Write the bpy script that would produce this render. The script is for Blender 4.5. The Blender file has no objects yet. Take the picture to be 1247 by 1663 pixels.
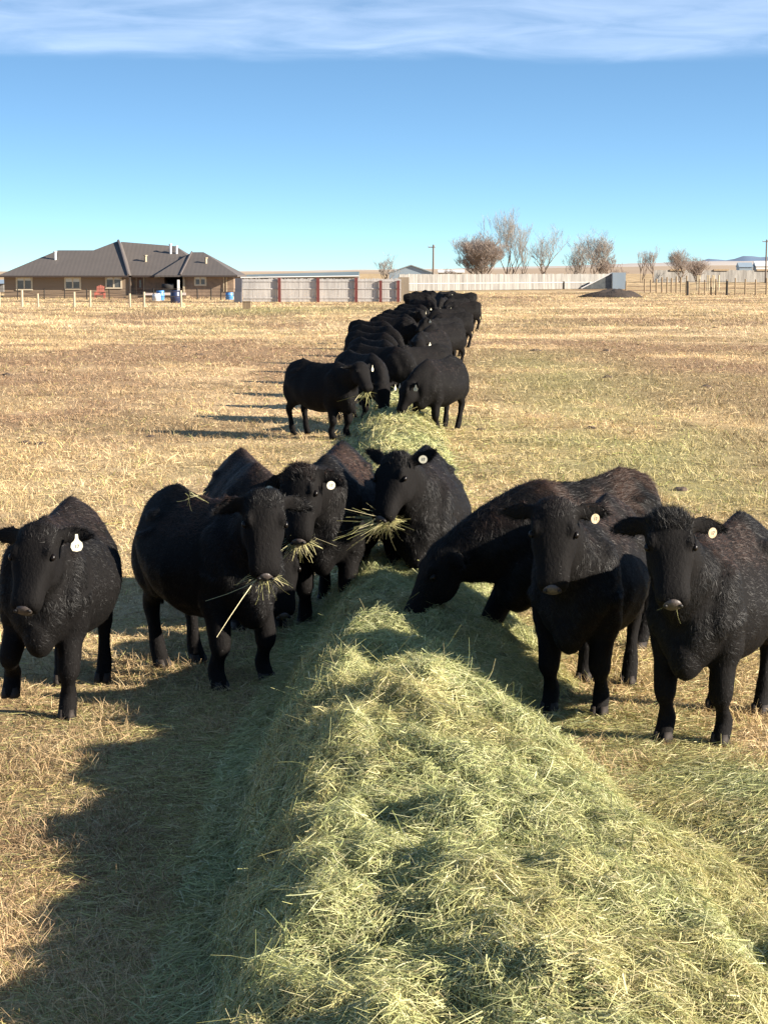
import bpy, math, random
import numpy as np
from mathutils import Vector, Matrix
R = math.radians
sc = bpy.context.scene
COL = sc.collection
# ------------------------------------------------------------------ camera, sky, sun, exposure
F = 3000.0                      # focal length in pixels of the 1247 x 1663 photograph
HC = 2.64                       # camera height
PITCH = math.atan(391.0 / F)
cam_d = bpy.data.cameras.new('camera'); cam = bpy.data.objects.new('camera', cam_d); COL.objects.link(cam)
cam_d.sensor_fit = 'VERTICAL'; cam_d.sensor_height = 36; cam_d.lens = F / 1663 * 36
cam_d.clip_start = 0.1; cam_d.clip_end = 40000
cam.location = (0, 0, HC); cam.rotation_euler = (math.pi / 2 - PITCH, 0, 0)
sc.camera = cam
SUN_EL, SUN_AZ = R(23), R(106)  # azimuth clockwise from +Y
SUN_DIR = Vector((math.cos(SUN_EL) * math.sin(SUN_AZ), math.cos(SUN_EL) * math.cos(SUN_AZ), math.sin(SUN_EL)))
sl = bpy.data.lights.new('sun', 'SUN'); sl.energy = 5.0; sl.angle = R(0.5); sl.color = (1.0, 0.90, 0.76)
so = bpy.data.objects.new('sun', sl); COL.objects.link(so)
so.rotation_euler = SUN_DIR.to_track_quat('Z', 'Y').to_euler(); so.location = SUN_DIR * 50
w = bpy.data.worlds.new("World"); sc.world = w; w.use_nodes = True
nt = w.node_tree; nt.nodes.clear()
def N(nt, t, **kw):
    n = nt.nodes.new(t)
    for k, v in kw.items(): setattr(n, k, v)
    return n
def mth(nt, op, a, b=None, c=None, clamp=False):
    n = N(nt, 'ShaderNodeMath', operation=op, use_clamp=clamp)
    for i, v in enumerate((a, b, c)):
        if v is None: continue
        if isinstance(v, (int, float)): n.inputs[i].default_value = v
        else: nt.links.new(v, n.inputs[i])
    return n.outputs[0]
tc = N(nt, 'ShaderNodeTexCoord'); sep = N(nt, 'ShaderNodeSeparateXYZ'); nt.links.new(tc.outputs['Generated'], sep.inputs[0])
z2 = mth(nt, 'MULTIPLY_ADD', sep.outputs['Z'], 2.9, 0.06)
cmb = N(nt, 'ShaderNodeCombineXYZ'); nt.links.new(sep.outputs['X'], cmb.inputs[0]); nt.links.new(sep.outputs['Y'], cmb.inputs[1]); nt.links.new(z2, cmb.inputs[2])
nrm = N(nt, 'ShaderNodeVectorMath', operation='NORMALIZE'); nt.links.new(cmb.outputs[0], nrm.inputs[0])
sky = N(nt, 'ShaderNodeTexSky', sky_type='NISHITA', sun_disc=False, sun_elevation=SUN_EL, sun_rotation=SUN_AZ, air_density=1.0, dust_density=0.3, ozone_density=2.2)
nt.links.new(nrm.outputs[0], sky.inputs[0])
# thin cirrus bank: a sheet whose near edge starts a few degrees above the horizon
mp = N(nt, 'ShaderNodeMapping'); nt.links.new(tc.outputs['Generated'], mp.inputs[0]); mp.inputs['Scale'].default_value = (9, 9, 60); mp.inputs['Rotation'].default_value = (0, R(4), 0)
cn = N(nt, 'ShaderNodeTexNoise'); nt.links.new(mp.outputs[0], cn.inputs['Vector']); cn.inputs['Scale'].default_value = 1.6; cn.inputs['Detail'].default_value = 7; cn.inputs['Roughness'].default_value = 0.55; cn.inputs['Distortion'].default_value = 0.5
mp2 = N(nt, 'ShaderNodeMapping'); nt.links.new(tc.outputs['Generated'], mp2.inputs[0]); mp2.inputs['Scale'].default_value = (6, 6, 14)
cn2 = N(nt, 'ShaderNodeTexNoise'); nt.links.new(mp2.outputs[0], cn2.inputs['Vector']); cn2.inputs['Scale'].default_value = 1.0; cn2.inputs['Detail'].default_value = 3
edge = mth(nt, 'ADD', mth(nt, 'MULTIPLY_ADD', cn2.outputs['Fac'], 0.010, sep.outputs['Z']), mth(nt, 'MULTIPLY', cn.outputs['Fac'], 0.008))
e1 = N(nt, 'ShaderNodeMapRange', interpolation_type='SMOOTHSTEP'); nt.links.new(edge, e1.inputs[0]); e1.inputs[1].default_value = 0.1165; e1.inputs[2].default_value = 0.126
e2 = N(nt, 'ShaderNodeMapRange', interpolation_type='SMOOTHSTEP'); nt.links.new(sep.outputs['Z'], e2.inputs[0]); e2.inputs[1].default_value = 0.132; e2.inputs[2].default_value = 0.16; e2.inputs[3].default_value = 1; e2.inputs[4].default_value = 0.25
cr = N(nt, 'ShaderNodeMapRange'); nt.links.new(cn.outputs['Fac'], cr.inputs[0]); cr.inputs[1].default_value = 0.3; cr.inputs[2].default_value = 0.75; cr.inputs[3].default_value = 0.12; cr.inputs[4].default_value = 0.44
msk = mth(nt, 'MULTIPLY', mth(nt, 'MULTIPLY', e1.outputs[0], e2.outputs[0]), cr.outputs[0])
tintn = N(nt, 'ShaderNodeMix', data_type='RGBA', blend_type='MULTIPLY'); tintn.inputs[0].default_value = 1.0
nt.links.new(sky.outputs[0], tintn.inputs[6]); tintn.inputs[7].default_value = (0.77, 0.955, 1.01, 1)
mx = N(nt, 'ShaderNodeMix', data_type='RGBA'); nt.links.new(msk, mx.inputs[0]); nt.links.new(tintn.outputs[2], mx.inputs[6]); mx.inputs[7].default_value = (4.4, 5.2, 6.6, 1)
bg = N(nt, 'ShaderNodeBackground'); nt.links.new(mx.outputs[2], bg.inputs[0]); bg.inputs[1].default_value = 0.082
wo = N(nt, 'ShaderNodeOutputWorld'); nt.links.new(bg.outputs[0], wo.inputs[0])
sc.view_settings.view_transform = 'Standard'; sc.view_settings.look = 'None'; sc.view_settings.gamma = 1; sc.view_settings.exposure = 1.55
sc.cycles.max_bounces = 5; sc.cycles.diffuse_bounces = 2; sc.cycles.glossy_bounces = 2; sc.cycles.transmission_bounces = 3
sc.cycles.transparent_max_bounces = 4; sc.cycles.caustics_reflective = False; sc.cycles.caustics_refractive = False
# ------------------------------------------------------------------ helpers
rng = np.random.default_rng(11); random.seed(5)
def tag(o, label=None, cat=None, group=None, kind=None):
    for k, v in (('label', label), ('category', cat), ('group', group), ('kind', kind)):
        if v: o[k] = v
    return o
def hsh(ix, iy, seed):
    h = (ix.astype(np.int64) * 374761393 + iy.astype(np.int64) * 668265263 + seed * 974634777) & 0xffffffff
    h = ((h ^ (h >> 13)) * 1274126177) & 0xffffffff
    return ((h ^ (h >> 16)) & 0xffff) / 65535.0
def vn(x, y, seed=0):
    x = np.asarray(x, float); y = np.asarray(y, float)
    ix = np.floor(x); iy = np.floor(y); fx = x - ix; fy = y - iy
    fx = fx * fx * (3 - 2 * fx); fy = fy * fy * (3 - 2 * fy)
    a = hsh(ix, iy, seed); b = hsh(ix + 1, iy, seed); c = hsh(ix, iy + 1, seed); d = hsh(ix + 1, iy + 1, seed)
    return (a + (b - a) * fx) * (1 - fy) + (c + (d - c) * fx) * fy
def fbm(x, y, seed=0, o=4):
    s = 0; a = 1; t = 0
    for i in range(o):
        s = s + a * vn(np.asarray(x) * 2 ** i, np.asarray(y) * 2 ** i, seed + i * 7); t += a; a *= .5
    return s / t
def sstep(a, b, x):
    t = np.clip((x - a) / (b - a), 0, 1); return t * t * (3 - 2 * t)
def np_mesh(name, V, Q, col=None, smooth=False):
    """V (n,3), Q (m,k) faces all with k corners"""
    me = bpy.data.meshes.new(name); V = np.ascontiguousarray(V, dtype=np.float32); Q = np.ascontiguousarray(Q, dtype=np.int32)
    me.vertices.add(len(V)); me.vertices.foreach_set('co', V.ravel())
    m, k = Q.shape
    me.loops.add(m * k); me.loops.foreach_set('vertex_index', Q.ravel())
    me.polygons.add(m); me.polygons.foreach_set('loop_start', np.arange(0, m * k, k, dtype=np.int32))
    try: me.polygons.foreach_set('loop_total', np.full(m, k, dtype=np.int32))
    except Exception: pass
    if smooth: me.polygons.foreach_set('use_smooth', np.ones(m, bool))
    if col is not None:
        a = me.attributes.new('Col', 'FLOAT_COLOR', 'POINT'); c = np.ones((len(V), 4), np.float32); c[:, :3] = col
        a.data.foreach_set('color', c.ravel())
    me.update(calc_edges=True)
    return me
def link(name, me, m=None, parent=None):
    o = bpy.data.objects.new(name, me); COL.objects.link(o)
    if m is not None and me is not None: me.materials.append(m)
    if parent is not None: o.parent = parent
    return o
def ribbons(P, D, L, W, S, B, seg=2, taper=.7):
    """curved flat stems. P start, D direction, L length, W width, S side vector, B bend vector -> V, Q"""
    n = len(P); V = np.empty((n, seg + 1, 2, 3), np.float32)
    for i in range(seg + 1):
        t = i / seg
        c = P + D * (L * t)[:, None] + B * (L * t * t)[:, None]
        h = (W * .5 * (1 - taper * t))[:, None] * S
        V[:, i, 0] = c - h; V[:, i, 1] = c + h
    base = (np.arange(n) * (seg + 1) * 2)[:, None, None]
    q = np.array([[2 * i, 2 * i + 1, 2 * i + 3, 2 * i + 2] for i in range(seg)])[None]
    return V.reshape(-1, 3), (base + q).reshape(-1, 4)
def nz(v): return v / np.maximum(np.linalg.norm(v, axis=-1, keepdims=True), 1e-9)
# materials
def mat(name, col, rough=.7, metal=0., spec=.5, noise=None, bump=None, sheen=0):
    """noise=(scale, col2, contrast) or (scale tuple,...); bump=(scale, strength, dist)"""
    m = bpy.data.materials.new(name); m.use_nodes = True; t = m.node_tree; b = t.nodes['Principled BSDF']
    b.inputs['Base Color'].default_value = (*col, 1); b.inputs['Roughness'].default_value = rough
    b.inputs['Metallic'].default_value = metal; b.inputs['Specular IOR Level'].default_value = spec
    if sheen: b.inputs['Sheen Weight'].default_value = sheen
    tcn = N(t, 'ShaderNodeTexCoord')
    def vec(s):
        mpn = N(t, 'ShaderNodeMapping'); t.links.new(tcn.outputs['Object'], mpn.inputs[0])
        mpn.inputs['Scale'].default_value = s if isinstance(s, tuple) else (s, s, s); return mpn.outputs[0]
    if noise:
        nn = N(t, 'ShaderNodeTexNoise'); t.links.new(vec(noise[0]), nn.inputs['Vector']); nn.inputs['Scale'].default_value = 1; nn.inputs['Detail'].default_value = 6; nn.inputs['Roughness'].default_value = .65
        mr = N(t, 'ShaderNodeMapRange'); t.links.new(nn.outputs['Fac'], mr.inputs[0]); mr.inputs[1].default_value = .5 - noise[2]; mr.inputs[2].default_value = .5 + noise[2]
        x = N(t, 'ShaderNodeMix', data_type='RGBA'); t.links.new(mr.outputs[0], x.inputs[0]); x.inputs[6].default_value = (*col, 1); x.inputs[7].default_value = (*noise[1], 1)
        t.links.new(x.outputs[2], b.inputs['Base Color'])
    if bump:
        nn = N(t, 'ShaderNodeTexNoise'); t.links.new(vec(bump[0]), nn.inputs['Vector']); nn.inputs['Scale'].default_value = 1; nn.inputs['Detail'].default_value = 5
        bn = N(t, 'ShaderNodeBump'); t.links.new(nn.outputs['Fac'], bn.inputs['Height']); bn.inputs['Strength'].default_value = bump[1]; bn.inputs['Distance'].default_value = bump[2]
        t.links.new(bn.outputs[0], b.inputs['Normal'])
    return m
def mat_attr(name, rough=.6, spec=.4, transl=0., noise=None, bump=None):
    m = bpy.data.materials.new(name); m.use_nodes = True; t = m.node_tree; b = t.nodes['Principled BSDF']
    at = N(t, 'ShaderNodeAttribute', attribute_name='Col'); src = at.outputs['Color']
    tcn = N(t, 'ShaderNodeTexCoord')
    if noise:
        for sc_, amt in noise:
            nn = N(t, 'ShaderNodeTexNoise'); t.links.new(tcn.outputs['Object'], nn.inputs['Vector']); nn.inputs['Scale'].default_value = sc_; nn.inputs['Detail'].default_value = 8; nn.inputs['Roughness'].default_value = .7
            mr = N(t, 'ShaderNodeMapRange'); t.links.new(nn.outputs['Fac'], mr.inputs[0]); mr.inputs[1].default_value = .3; mr.inputs[2].default_value = .7; mr.inputs[3].default_value = 1 - amt; mr.inputs[4].default_value = 1 + amt * .7
            x = N(t, 'ShaderNodeVectorMath', operation='SCALE'); t.links.new(src, x.inputs[0]); t.links.new(mr.outputs[0], x.inputs['Scale']); src = x.outputs[0]
    if bump:
        nn = N(t, 'ShaderNodeTexNoise'); t.links.new(tcn.outputs['Object'], nn.inputs['Vector']); nn.inputs['Scale'].default_value = bump[0]; nn.inputs['Detail'].default_value = 8; nn.inputs['Roughness'].default_value = .7
        bn = N(t, 'ShaderNodeBump'); t.links.new(nn.outputs['Fac'], bn.inputs['Height']); bn.inputs['Strength'].default_value = bump[1]; bn.inputs['Distance'].default_value = bump[2]
        t.links.new(bn.outputs[0], b.inputs['Normal'])
    t.links.new(src, b.inputs['Base Color']); b.inputs['Roughness'].default_value = rough; b.inputs['Specular IOR Level'].default_value = spec
    if transl:
        tr = N(t, 'ShaderNodeBsdfTranslucent'); t.links.new(src, tr.inputs[0]); ms = N(t, 'ShaderNodeMixShader'); ms.inputs[0].default_value = transl
        t.links.new(b.outputs[0], ms.inputs[1]); t.links.new(tr.outputs[0], ms.inputs[2]); t.links.new(ms.outputs[0], t.nodes['Material Output'].inputs[0])
    return m
class MB:
    def __init__(s): s.v = []; s.f = []
    def add(s, vs, fs):
        b = len(s.v); s.v += [tuple(v) for v in vs]; s.f += [[b + i for i in f] for f in fs]; return s
    def box(s, x0, x1, y0, y1, z0, z1):
        return s.add([(x0, y0, z0), (x1, y0, z0), (x1, y1, z0), (x0, y1, z0), (x0, y0, z1), (x1, y0, z1), (x1, y1, z1), (x0, y1, z1)],
                     [(0, 3, 2, 1), (4, 5, 6, 7), (0, 1, 5, 4), (1, 2, 6, 5), (2, 3, 7, 6), (3, 0, 4, 7)])
    def obox(s, a, b, thick, z0, z1, off=0.):
        """board wall from a to b (xy), z0..z1 may be pairs"""
        a = Vector(a).to_2d() if len(a) > 2 else Vector(a); b = Vector(b); d = (b - a).normalized(); n = Vector((-d.y, d.x))
        z0 = z0 if isinstance(z0, tuple) else (z0, z0); z1 = z1 if isinstance(z1, tuple) else (z1, z1)
        p = [a + n * (off - thick / 2), b + n * (off - thick / 2), b + n * (off + thick / 2), a + n * (off + thick / 2)]
        zz0 = [z0[0], z0[1], z0[1], z0[0]]; zz1 = [z1[0], z1[1], z1[1], z1[0]]
        return s.add([(q.x, q.y, z) for q, z in zip(p, zz0)] + [(q.x, q.y, z) for q, z in zip(p, zz1)],
                     [(0, 3, 2, 1), (4, 5, 6, 7), (0, 1, 5, 4), (1, 2, 6, 5), (2, 3, 7, 6), (3, 0, 4, 7)])
    def tube(s, pts, rad, n=8):
        pts = [Vector(p) for p in pts]
        if isinstance(rad, (int, float)): rad = [rad] * len(pts)
        vs = []; fs = []
        for i, p in enumerate(pts):
            d = (pts[min(i + 1, len(pts) - 1)] - pts[max(i - 1, 0)]).normalized()
            a = d.cross(Vector((0, 0, 1)) if abs(d.z) < .9 else Vector((1, 0, 0))).normalized(); b = d.cross(a)
            vs += [p + (a * math.cos(2 * math.pi * k / n) + b * math.sin(2 * math.pi * k / n)) * rad[i] for k in range(n)]
        for i in range(len(pts) - 1):
            fs += [(i * n + k, i * n + (k + 1) % n, (i + 1) * n + (k + 1) % n, (i + 1) * n + k) for k in range(n)]
        fs += [tuple(range(n))[::-1], tuple((len(pts) - 1) * n + k for k in range(n))]
        return s.add(vs, fs)
    def build(s, name, m, parent=None, smooth=False):
        me = bpy.data.meshes.new(name); me.from_pydata([tuple(v) for v in s.v], [], s.f)
        if smooth: me.polygons.foreach_set('use_smooth', [True] * len(me.polygons))
        me.update(); return link(name, me, m, parent)
def empty(name, loc=(0, 0, 0), rz=0):
    o = bpy.data.objects.new(name, None); COL.objects.link(o); o.location = loc; o.rotation_euler = (0, 0, rz); o.empty_display_size = .2; return o
def gnd(px, py, z=0.):
    """the point at height z that shows at photo pixel px, py: where a thing stands"""
    a = math.atan((py - 831.5) / F) + PITCH; d = (HC - z) / math.tan(a)
    return (px - 623.5) * (d * math.cos(PITCH) + (HC - z) * math.sin(PITCH)) / F, d
def mpp(d): return d / F
# ------------------------------------------------------------------ ground
def gz(x, y):
    r = np.hypot(x, y); a = .03 * np.clip(1 - r / 60, 0, 1)
    return (fbm(x * 1.1 + 30, y * 1.1, 3, 3) - .5) * 2 * a + (fbm(x * .05, y * .05, 9, 2) - .5) * .12 * sstep(30, 80, r)
def gcol(x, y):
    """dry pasture colour: straw, brown bare patches, green regrowth"""
    n1 = fbm(x * .35 + 5, y * .22, 21, 5); n2 = fbm(x * .09, y * .05 + 3, 22, 4); n3 = fbm(x * 1.7, y * 1.3, 23, 4)
    straw = np.array([.48, .335, .175]); brown = np.array([.29, .185, .105]); green = np.array([.31, .30, .12]); pale = np.array([.62, .455, .26])
    k = sstep(.40, .62, n1 * .6 + n3 * .4)[..., None]; c = straw * (1 - k) + pale * k
    st = fbm(x * .16 + 9, y * .42, 24, 4); far = sstep(18, 60, y) * (1 - .6 * sstep(300, 900, y)); c = c * (1 + (far * (sstep(.36, .64, st) - .5) * .42)[..., None])
    sp = sstep(.60, .70, fbm(x * .8, y * .9, 25, 4)) * sstep(12, 30, y); c = c * (1 - .38 * sp[..., None])
    bm = sstep(.53, .66, n2 * .6 + n1 * .4)
    # tramped darker swath left of the herd, brown swath right
    bm = np.clip(bm + .75 * np.exp(-((x + 9 + (y - 45) * .12) / 6) ** 2 - ((y - 52) / 20) ** 2) * sstep(.25, .55, n1), 0, 1)
    bm = np.clip(bm + .9 * np.exp(-((x - 10.5) / 4.5) ** 2 - ((y - 55) / 16) ** 2) * sstep(.28, .55, n1), 0, 1)[..., None] * .9
    c = c * (1 - bm) + brown * bm
    gx = 3.4 + (y - 20) * .035 + 2.0 * sstep(14, 9, y)
    gm = np.exp(-((x - gx) / (1.1 + y * .026)) ** 2) * sstep(8, 14, y) * (1 - sstep(50, 70, y)) * sstep(.22, .5, n1)
    gm = gm + .8 * np.exp(-((y - 128) / 14) ** 2 - ((x + 6) / 8) ** 2)
    gm = np.clip(gm * .7 + .2 * sstep(.58, .72, fbm(x * .12 + 40, y * .07, 31, 3)), 0, 1)[..., None] * .8
    c = c * (1 - gm) + green * gm
    return c
ang = np.concatenate([np.linspace(-.30, .30, 420), np.linspace(.31, 2 * math.pi - .31, 110)])
rad = np.concatenate([[.0], np.geomspace(.6, 26000, 620)])
A, RR = np.meshgrid(ang, rad); GX = RR * np.sin(A); GY = RR * np.cos(A)
GZ = gz(GX, GY); GZ = np.where(RR > 300, GZ * 0, GZ)
nr, na = GX.shape; ii, jj = np.meshgrid(np.arange(nr - 1), np.arange(na), indexing='ij'); j2 = (jj + 1) % na
Q = np.stack([ii * na + jj, (ii + 1) * na + jj, (ii + 1) * na + j2, ii * na + j2], -1).reshape(-1, 4)
V = np.stack([GX, GY, GZ], -1).reshape(-1, 3)
m_ground = mat_attr('dry_ground', .95, .1, noise=[(9, .3), (1.6, .3)], bump=(16, .7, .04))
ground = link('ground', np_mesh('ground', V, Q[:, ::-1], gcol(GX, GY).reshape(-1, 3) * .95), m_ground)
tag(ground, 'dry tan pasture ground with brown and greenish patches', kind='structure')
# ------------------------------------------------------------------ hay windrow
def tab(y, pts):
    xs, ys = zip(*pts); return np.interp(y, xs, ys)
def crest(y): return tab(y, [(3, -.3), (5.6, -.13), (7.4, -.10), (9, -.12), (10.4, -.12), (11.5, -.03), (13, .0), (20, .1), (30, .12), (40, .42), (60, 1.2), (85, 2.3), (130, 3.9)])
def wl(y): return tab(y, [(3, .78), (10, .74), (12, .72), (16, .6), (30, .75), (60, .9)])
def wr(y): return tab(y, [(3, 2.0), (6.5, 1.8), (8, 1.5), (9.5, 1.15), (10.8, .98), (11.6, 1.15), (12.8, 1.25), (14, .9), (20, .8), (30, .85), (60, .9)])
def Hh(y): return tab(y, [(3, .49), (9.2, .50), (10.2, .56), (10.7, .51), (11.3, .36), (12.3, .40), (13.3, .42), (14.5, .36), (22, .30), (26, .3), (31, .32), (60, .3), (130, .28)])
def hay_h(x, y):
    c = crest(y); t = np.where(x < c, (c - x) / wl(y), (x - c) / wr(y)); t = t * (1 + .30 * (vn(y * 1.3, x * .5, 50) - .5))
    tc_ = np.clip(t, 0, 1); p = np.where(x < c, .86 * np.clip(1 - (tc_ / .72) ** 2.2, 0, 1) + .14 * np.cos(tc_ * math.pi / 2), (1 - tc_ ** 2.3) ** 1.05)
    big = 1 + .42 * (vn(x * 1.6 + 3, y * 1.6, 41) - .5) * 2 * .42 + .24 * (fbm(x * 4, y * 3.5, 42, 3) - .5) * 2
    edge = np.clip(p * 6, 0, 1)
    h = Hh(y) * p * big + edge * (.10 * (fbm(x * 6, y * 5, 43, 3) - .5) + .05 * (vn(x * 16, y * 13, 44) - .5))
    # looser second heap beside the mound, right of a crease
    h = h + .09 * np.exp(-((x - 1.95) / .5) ** 2) * sstep(10.3, 7.6, y) * (.5 + vn(x * 3, y * 2.3, 45))
    h = h - .09 * np.exp(-((x - (1.28 + .05 * (8 - y))) / .08) ** 2) * sstep(9.4, 8.6, y) * sstep(.3, .7, vn(y * 1.9, x * 0, 47))
    return np.maximum(h, 0)
hx = np.linspace(-1.6, 2.6, 200); rows_y = np.concatenate([np.arange(3.5, 16, .035), np.arange(16, 45, .12), np.arange(45, 132, .4)])
HX, HY = np.meshgrid(hx, rows_y); HX = HX + np.where(HY > 16, crest(HY) * sstep(16, 45, HY), 0)
HZ = hay_h(HX, HY); HV = np.stack([HX, HY, HZ + gz(HX, HY) - .012 - .03 * (HZ < .01)], -1).reshape(-1, 3)
nr, na = HX.shape; ii, jj = np.meshgrid(np.arange(nr - 1), np.arange(na - 1), indexing='ij')
HQ = np.stack([ii * na + jj, ii * na + jj + 1, (ii + 1) * na + jj + 1, (ii + 1) * na + jj], -1).reshape(-1, 4)
m_hay = mat_attr('hay', .55, .35, .22)
HAYC = np.array([[.51, .47, .20], [.43, .42, .17], [.60, .54, .27], [.34, .35, .14], [.70, .62, .37], [.43, .34, .17], [.27, .29, .13], [.56, .53, .26]])
HAYP = np.array([.24, .18, .16, .12, .10, .06, .05, .09])
def hay_cols(n, P=None):
    c = HAYC[rng.choice(8, n, p=HAYP)] * rng.uniform(.58, 1.12, (n, 1)) * np.array([.97, 1.0, 1.02])
    if P is not None:
        g = (sstep(.35, .65, fbm(P[:, 0] * 1.4, P[:, 1] * 1.4, 61, 3)))[:, None]
        c = c * (g * np.array([.96, 1.01, .98]) + (1 - g) * np.array([1.03, .98, .92]))
    return c
def hay_stems(x, y, Lr, W, lift=.16, seg=3, offs=.03, flow=.75):
    n = len(x); e = .03
    h = hay_h(x, y) + gz(x, y)
    gxx = (hay_h(x + e, y) - hay_h(x - e, y)) / (2 * e); gyy = (hay_h(x, y + e) - hay_h(x, y - e)) / (2 * e)
    Nn = nz(np.stack([-gxx, -gyy, np.ones(n)], -1))
    a = -0.9 + 3.4 * (fbm(x * 1.5, y * 1.2, 71, 2) - .5) * 2 + rng.normal(0, flow, n) + np.where(x < crest(y), 1.2, 0)
    D = np.stack([np.cos(a), np.sin(a), np.zeros(n)], -1); D = nz(D - Nn * (D * Nn).sum(-1, keepdims=True)); T = np.cross(Nn, D)
    D = nz(D + Nn * rng.normal(lift * .6, lift, (n, 1)))
    L = rng.uniform(*Lr, n) * rng.uniform(.5, 1.0, n)
    P = np.stack([x, y, h + rng.uniform(-.02, offs, n)], -1) - D * (L * .4)[:, None]
    B = T * rng.normal(0, .42, (n, 1)) + Nn * rng.normal(-.14, .16, (n, 1))
    sd = nz(T + Nn * rng.normal(0, .7, (n, 1)))
    V, Q = ribbons(P, D, L, np.full(n, W) * rng.uniform(.6, 1.4, n) if np.isscalar(W) else W, sd, B, seg, .55)
    c = hay_cols(n, P); return V, Q, np.repeat(c, (seg + 1) * 2, axis=0)
def merge(parts):
    Vs, Qs, Cs = [], [], []; o = 0
    for V, Q, C in parts: Vs.append(V); Qs.append(Q + o); Cs.append(C); o += len(V)
    return np.concatenate(Vs), np.concatenate(Qs), np.concatenate(Cs)
def sample_hay(n, y0, y1, pw=1., ext=.0):
    y = y0 * (y1 / y0) ** rng.random(n) if pw == 1 else y0 + (y1 - y0) * rng.random(n)
    c = crest(y); u = rng.random(n); x = c - wl(y) * (1 + ext) + u * (wl(y) + wr(y)) * (1 + ext)
    return x, y
parts = [(HV, HQ, np.tile(np.array([[.11, .105, .045]]), (len(HV), 1)) * (.7 + .6 * fbm(HV[:, 0] * 12, HV[:, 1] * 12, 65, 3))[:, None])]  # mound underlay coloured dark to deepen the shade between stems
x, y = sample_hay(380000, 4.3, 14.5, 0); parts.append(hay_stems(x, y, (.045, .18), .0034, .2, 3, .045))
x, y = sample_hay(9000, 5.2, 14.5, 0); parts.append(hay_stems(x, y, (.12, .34), .0046, .45, 4, .05, 1.6))
x, y = sample_hay(60000, 14.5, 50, 1); parts.append(hay_stems(x, y, (.1, .3), .006 + y * .00022, .25, 2, .05))
y = 5.0 + 6.0 * rng.random(52000) ** 1.3; x = 1.0 + (1.75 - .16 * (y - 5)) * rng.random(52000) ** .8 * rng.uniform(.8, 1.15, 52000); parts.append(hay_stems(x, y, (.06, .24), .004))
V, Q, C = merge(parts)
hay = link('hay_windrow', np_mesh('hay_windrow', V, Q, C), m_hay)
tag(hay, 'long heaped windrow of loose green hay running away between the two files of cows', 'hay', kind='stuff')
# loose hay lying beside it
def loose(n, y0, y1, side, spread, W):
    y = rng.uniform(y0, y1, n); off = rng.exponential(spread, n)
    x = crest(y) + np.where(side > 0, wr(y) * .95 + off, -wl(y) * .9 - off); return hay_stems(x, y, (.05, .2), W, .10, 2, .02, 1.6)
parts = [loose(90000, 4.6, 14, -1, .65, .0034), loose(45000, 5, 14, 1, .6, .0038), loose(16000, 14, 34, 1, 1.0, .009), loose(7000, 14, 34, -1, .5, .009)]
x = rng.normal(2.9, 1.1, 9000); y = rng.uniform(9, 24, 9000); parts.append(hay_stems(x, y, (.06, .2), .006, .2, 2, .03, 1.6))
V, Q, C = merge(parts); C = C * np.array([1.0, .93, .82])
lh = link('loose_hay', np_mesh('loose_hay', V, Q, C), m_hay); tag(lh, 'loose strands of hay scattered on the ground beside the windrow', 'hay', kind='stuff')
# ------------------------------------------------------------------ dry grass
m_grass = mat_attr('dry_grass', .6, .3, .2)
def grass(n, y0, y1, wid, hgt, lie=.35, seg=2):
    y = y0 * (y1 / y0) ** rng.random(n); x = rng.uniform(-1, 1, n) * (y * .27 + .9)
    keep = (fbm(x * 2.2, y * 1.8, 81, 3) + rng.normal(0, .09, n) > .31) & (hay_h(x, y) < .06); x = x[keep]; y = y[keep]; n = len(x)
    cl = fbm(x * 3.1, y * 2.4, 83, 3)
    a = rng.uniform(0, 2 * math.pi, n); tilt = np.where(rng.random(n) < lie, rng.normal(1.35, .15, n), np.abs(rng.normal(.45, .35, n)))
    D = np.stack([np.cos(a) * np.sin(tilt), np.sin(a) * np.sin(tilt), np.cos(tilt)], -1); D = D + np.array([-.12, .0, 0]); D = nz(D)
    hh = (hgt[0] + (hgt[1] - hgt[0]) * rng.random(n) ** 1.6) * (.6 + .9 * sstep(.4, .65, cl)) * np.where(tilt > 1.1, 1.5, 1)
    W = (wid + y * .00021) * rng.uniform(.6, 1.4, n)
    P = np.stack([x, y, gz(x, y) - .004 + np.where(tilt > 1.1, rng.random(n) * .02, 0)], -1)
    S = nz(np.cross(D, rng.normal(0, 1, (n, 3)))); B = np.stack([np.cos(a) * .25, np.sin(a) * .25, -.2 * np.ones(n)], -1) + rng.normal(0, .12, (n, 3))
    V, Q = ribbons(P, D, hh, W, S, B, seg, .8)
    c = gcol(x, y) * rng.uniform(.7, 1.7, (n, 1)); r = rng.random((n, 1))
    c = np.where(r > .86, c * np.array([.55, .5, .5]), np.where(r < .14, c * .4 + np.array([.36, .30, .18]), c)); c = np.where((r > .5) & (r < .56), c * np.array([.75, 1.0, .65]), c)
    return V, Q, np.repeat(c, (seg + 1) * 2, axis=0)
V, Q, C = merge([grass(400000, 5.4, 17, .0026, (.025, .08)), grass(260000, 17, 80, .0042, (.03, .13), .2), grass(110000, 80, 230, .006, (.07, .2), .1)])
gr = link('grass', np_mesh('grass', V, Q, C), m_grass); tag(gr, 'short dry stubble grass covering the pasture', 'grass', kind='stuff')
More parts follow.
